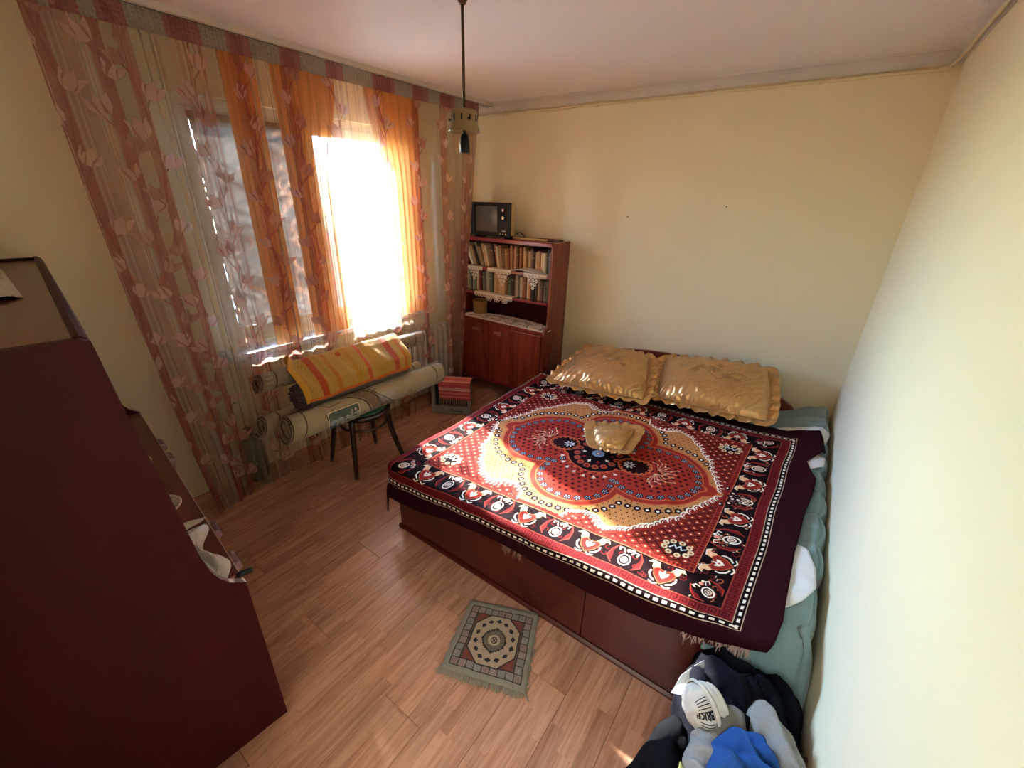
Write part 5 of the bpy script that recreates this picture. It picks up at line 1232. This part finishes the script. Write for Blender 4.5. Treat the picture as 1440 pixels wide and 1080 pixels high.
# navy trousers: biggest piece, from the bed foot to the near end along the wall
t = thing('navy_trousers', 'navy sweatpants with elastic waistband heaped against the bed foot and wall', 'trousers', (.16, 1.05, .27))
mb, nf = heap([(.00, 1.225), (.10, 1.232), (.20, 1.232), (.314, 1.225), (.318, 1.10), (.318, .95), (.312, .80), (.20, .74), (.09, .80), (.03, .90), (-.015, 1.02), (-.03, 1.14)], .262, .46, 2.0, 1.1, (.16, 1.08), .36, dirs=(.5, 1.0)); obj('trousers', mb, M_navy, t, smooth=True)
from mathutils.bvhtree import BVHTree
bv = BVHTree.FromPolygons([Vector(q) for q in mb.v], mb.f)
def onnavy(x, y, out):
    h = bv.ray_cast(Vector((x, y, 1)), Vector((0, 0, -1))); return Vector((x, y, (h[0].z if h[0] else .40)+out))
def bandf(u, v):
    x = .165+.115*u+.036*(v-.5); y = 1.185-.225*u+.018*(v-.5); q = onnavy(x, y, .006+.009*math.sin(math.pi*v)+.0025*math.sin(u*170)); return (min(q.x, .312), q.y, q.z)
obj('waistband', MB().grid(bandf, 80, 6), M_navy, t, smooth=True, solid=.005)
obj('drawcord', MB().tube([onnavy(.165-.035*math.sin(k*.3), 1.15-.012*k, .004) for k in range(12)], .003, 6), M_blk, t)
mb, _ = heap([(-.10, .95), (-.05, 1.02), (.02, .99), (.07, .90), (.09, .78), (.06, .66), (-.03, .62), (-.12, .66), (-.15, .78), (-.135, .88)], .263, .375, 7.0, .8, (-.02, .82), .6, dirs=(1, .9))
# its near edge hangs over the box side
v = mb.v
for i, p in enumerate(v):
    if p[0] < .0: v[i] = (p[0]*.75-.008, p[1], max(.03, p[2]+p[0]*2.1))
tag(obj('black_sweatshirt', mb, M_blk, smooth=True), 'black sweatshirt hanging over the left side of the clothes box', 'sweatshirt')
mb, _ = heap([(.075, .99), (.115, 1.02), (.16, 1.005), (.17, .95), (.14, .90), (.09, .90), (.065, .94)], .44, .490, 3.1, .35, None, .6, 12, 40)
tag(obj('brown_grey_sock', mb, M_gr2, smooth=True), 'dull grey brown sock bundle between the white roll and blue sweatshirt', 'sock')
mb, _ = heap([(.17, 1.06), (.215, 1.07), (.27, 1.01), (.308, .95), (.308, .88), (.27, .86), (.21, .90), (.17, .97)], .458, .516, 4.2, .6, None, .6, 16, 60, (1, 1.3))
tag(obj('grey_shirt', mb, M_gr, smooth=True), 'grey marl shirt crumpled beside the wall behind the blue sweatshirt', 'shirt')
mb, _ = heap([(.06, .915), (.10, .925), (.15, .90), (.16, .84), (.14, .76), (.08, .74), (.045, .80), (.04, .87)], .435, .484, 5.2, .6, None, .6, 16, 60, (1.3, 1))
tag(obj('grey_sock', mb, M_gr, smooth=True), 'pale grey sleeve lying left of the blue sweatshirt', 'clothing')
mb, _ = heap([(.115, .925), (.15, .955), (.205, .945), (.255, .895), (.285, .82), (.27, .73), (.20, .69), (.12, .71), (.085, .80), (.095, .88)], .450, .545, 6.4, .9, (.17, .85), .55, 24, 80, (.8, 1.2))
tag(obj('blue_sweatshirt', mb, M_bl, smooth=True), 'bright blue sweatshirt on top of the clothes heap', 'sweatshirt')
# white rolled garment with printed letters
t = thing('rolled_shirt', 'off white rolled shirt with black letters and stripes on the clothes heap', 'shirt', (.05, .96, .40))
A, B = Vector((.022, .925, .452)), Vector((.088, 1.005, .452)); ax = (B-A).normalized(); e1 = Vector((0, 0, 1)).cross(ax).normalized(); e2 = ax.cross(e1)
def rf(u, v):
    an = 2*math.pi*u; q = v; prof_ = .062*(max(0, 1-abs(2*q-1)**3.2))**.5; prof_ = max(prof_, .001)
    prof_ *= 1+.10*math.sin(an*7+q*3)*max(0, .45-q)*2+.05*fn3(math.cos(an)*2, math.sin(an)*2, q*6)+.05*math.sin(q*30+2*math.sin(an))*sm(.4, .6, q)*.5
    p = A+(B-A)*(q*1.12-.06); return p+e1*prof_*math.cos(an)+e2*prof_*math.sin(an)
def wr(name, u0, u1, v0, v1, out, mat, n=10):
    def g(u, v):
        p = Vector(rf(u0+(u1-u0)*u, v0+(v1-v0)*v)); c = A+(B-A)*((v0+(v1-v0)*v)*1.12-.06); return p+(p-c).normalized()*out
    return obj(name, MB().grid(g, n, 4), mat, t, smooth=True)
obj('roll', MB().grid(rf, 64, 40, cu=True), M_wh, t, smooth=True)
M_ink = basic('black_print', '#1b1a1c', .8, .05, 30)
for k in range(5): wr('print_stripe', .255+.022*k, .262+.022*k, .10, .38, .0012, M_ink, 24)
for k in range(5): wr('print_stripe', .425+.022*k, .432+.022*k, .08, .36, .0012, M_ink, 24)
obj('folded_cuff', MB().grid(lambda u, v: (lambda p, c: p+(p-c).normalized()*(.005+.003*math.sin(v*3.14)))(Vector(rf(u, .40+.10*v)), A+(B-A)*((.40+.10*v)*1.12-.06)), 64, 4, cu=True), M_wh, t, smooth=True, solid=.003)
fc = bpy.data.curves.new('printed_letters', 'FONT'); fc.body = 'BRKR'; fc.size = .030; fc.align_x = 'CENTER'; fc.align_y = 'CENTER'; fc.extrude = .0006; fc.offset = .0008; fc.resolution_u = 3
tmp = bpy.data.objects.new('tmp_letters', fc); sc.collection.objects.link(tmp); bpy.context.view_layer.update()
me = bpy.data.meshes.new_from_object(tmp.evaluated_get(bpy.context.evaluated_depsgraph_get())); bpy.data.objects.remove(tmp)
for vv in me.vertices:                                # wrap the lettering round the roll, upside down to the viewer
    x, y, z = vv.co; u = .37+y*2.6; q = .205-x*4.9; q = min(.48, max(.06, q))
    p = Vector(rf(u, q)); c = A+(B-A)*(q*1.12-.06); vv.co = p+(p-c).normalized()*(.0018+z)
obj('printed_letters', me, M_ink, t)
tag(obj('white_paper', MB().grid(lambda u, v: (-.040+.062*u+.012*v, 1.00+.10*v*u+.055*v+.02*u, .372+.006*math.sin(u*3)+.03*v), 6, 6), basic('white_paper', '#c3cbd0', .8, .02, 9), solid=.001), 'white sheet of paper sticking up behind the rolled shirt', 'paper')
tag(obj('yellow_cloth', MB().grid(lambda u, v: (.035+.04*u, .765+.05*v-.01*u, .402+.010*math.sin(u*5)*math.sin(v*4)), 8, 8), basic('yellow_cotton', '#d8cf7a', .9, .08, 30), smooth=True, solid=.004), 'small pale yellow cloth at the near edge of the heap', 'cloth')
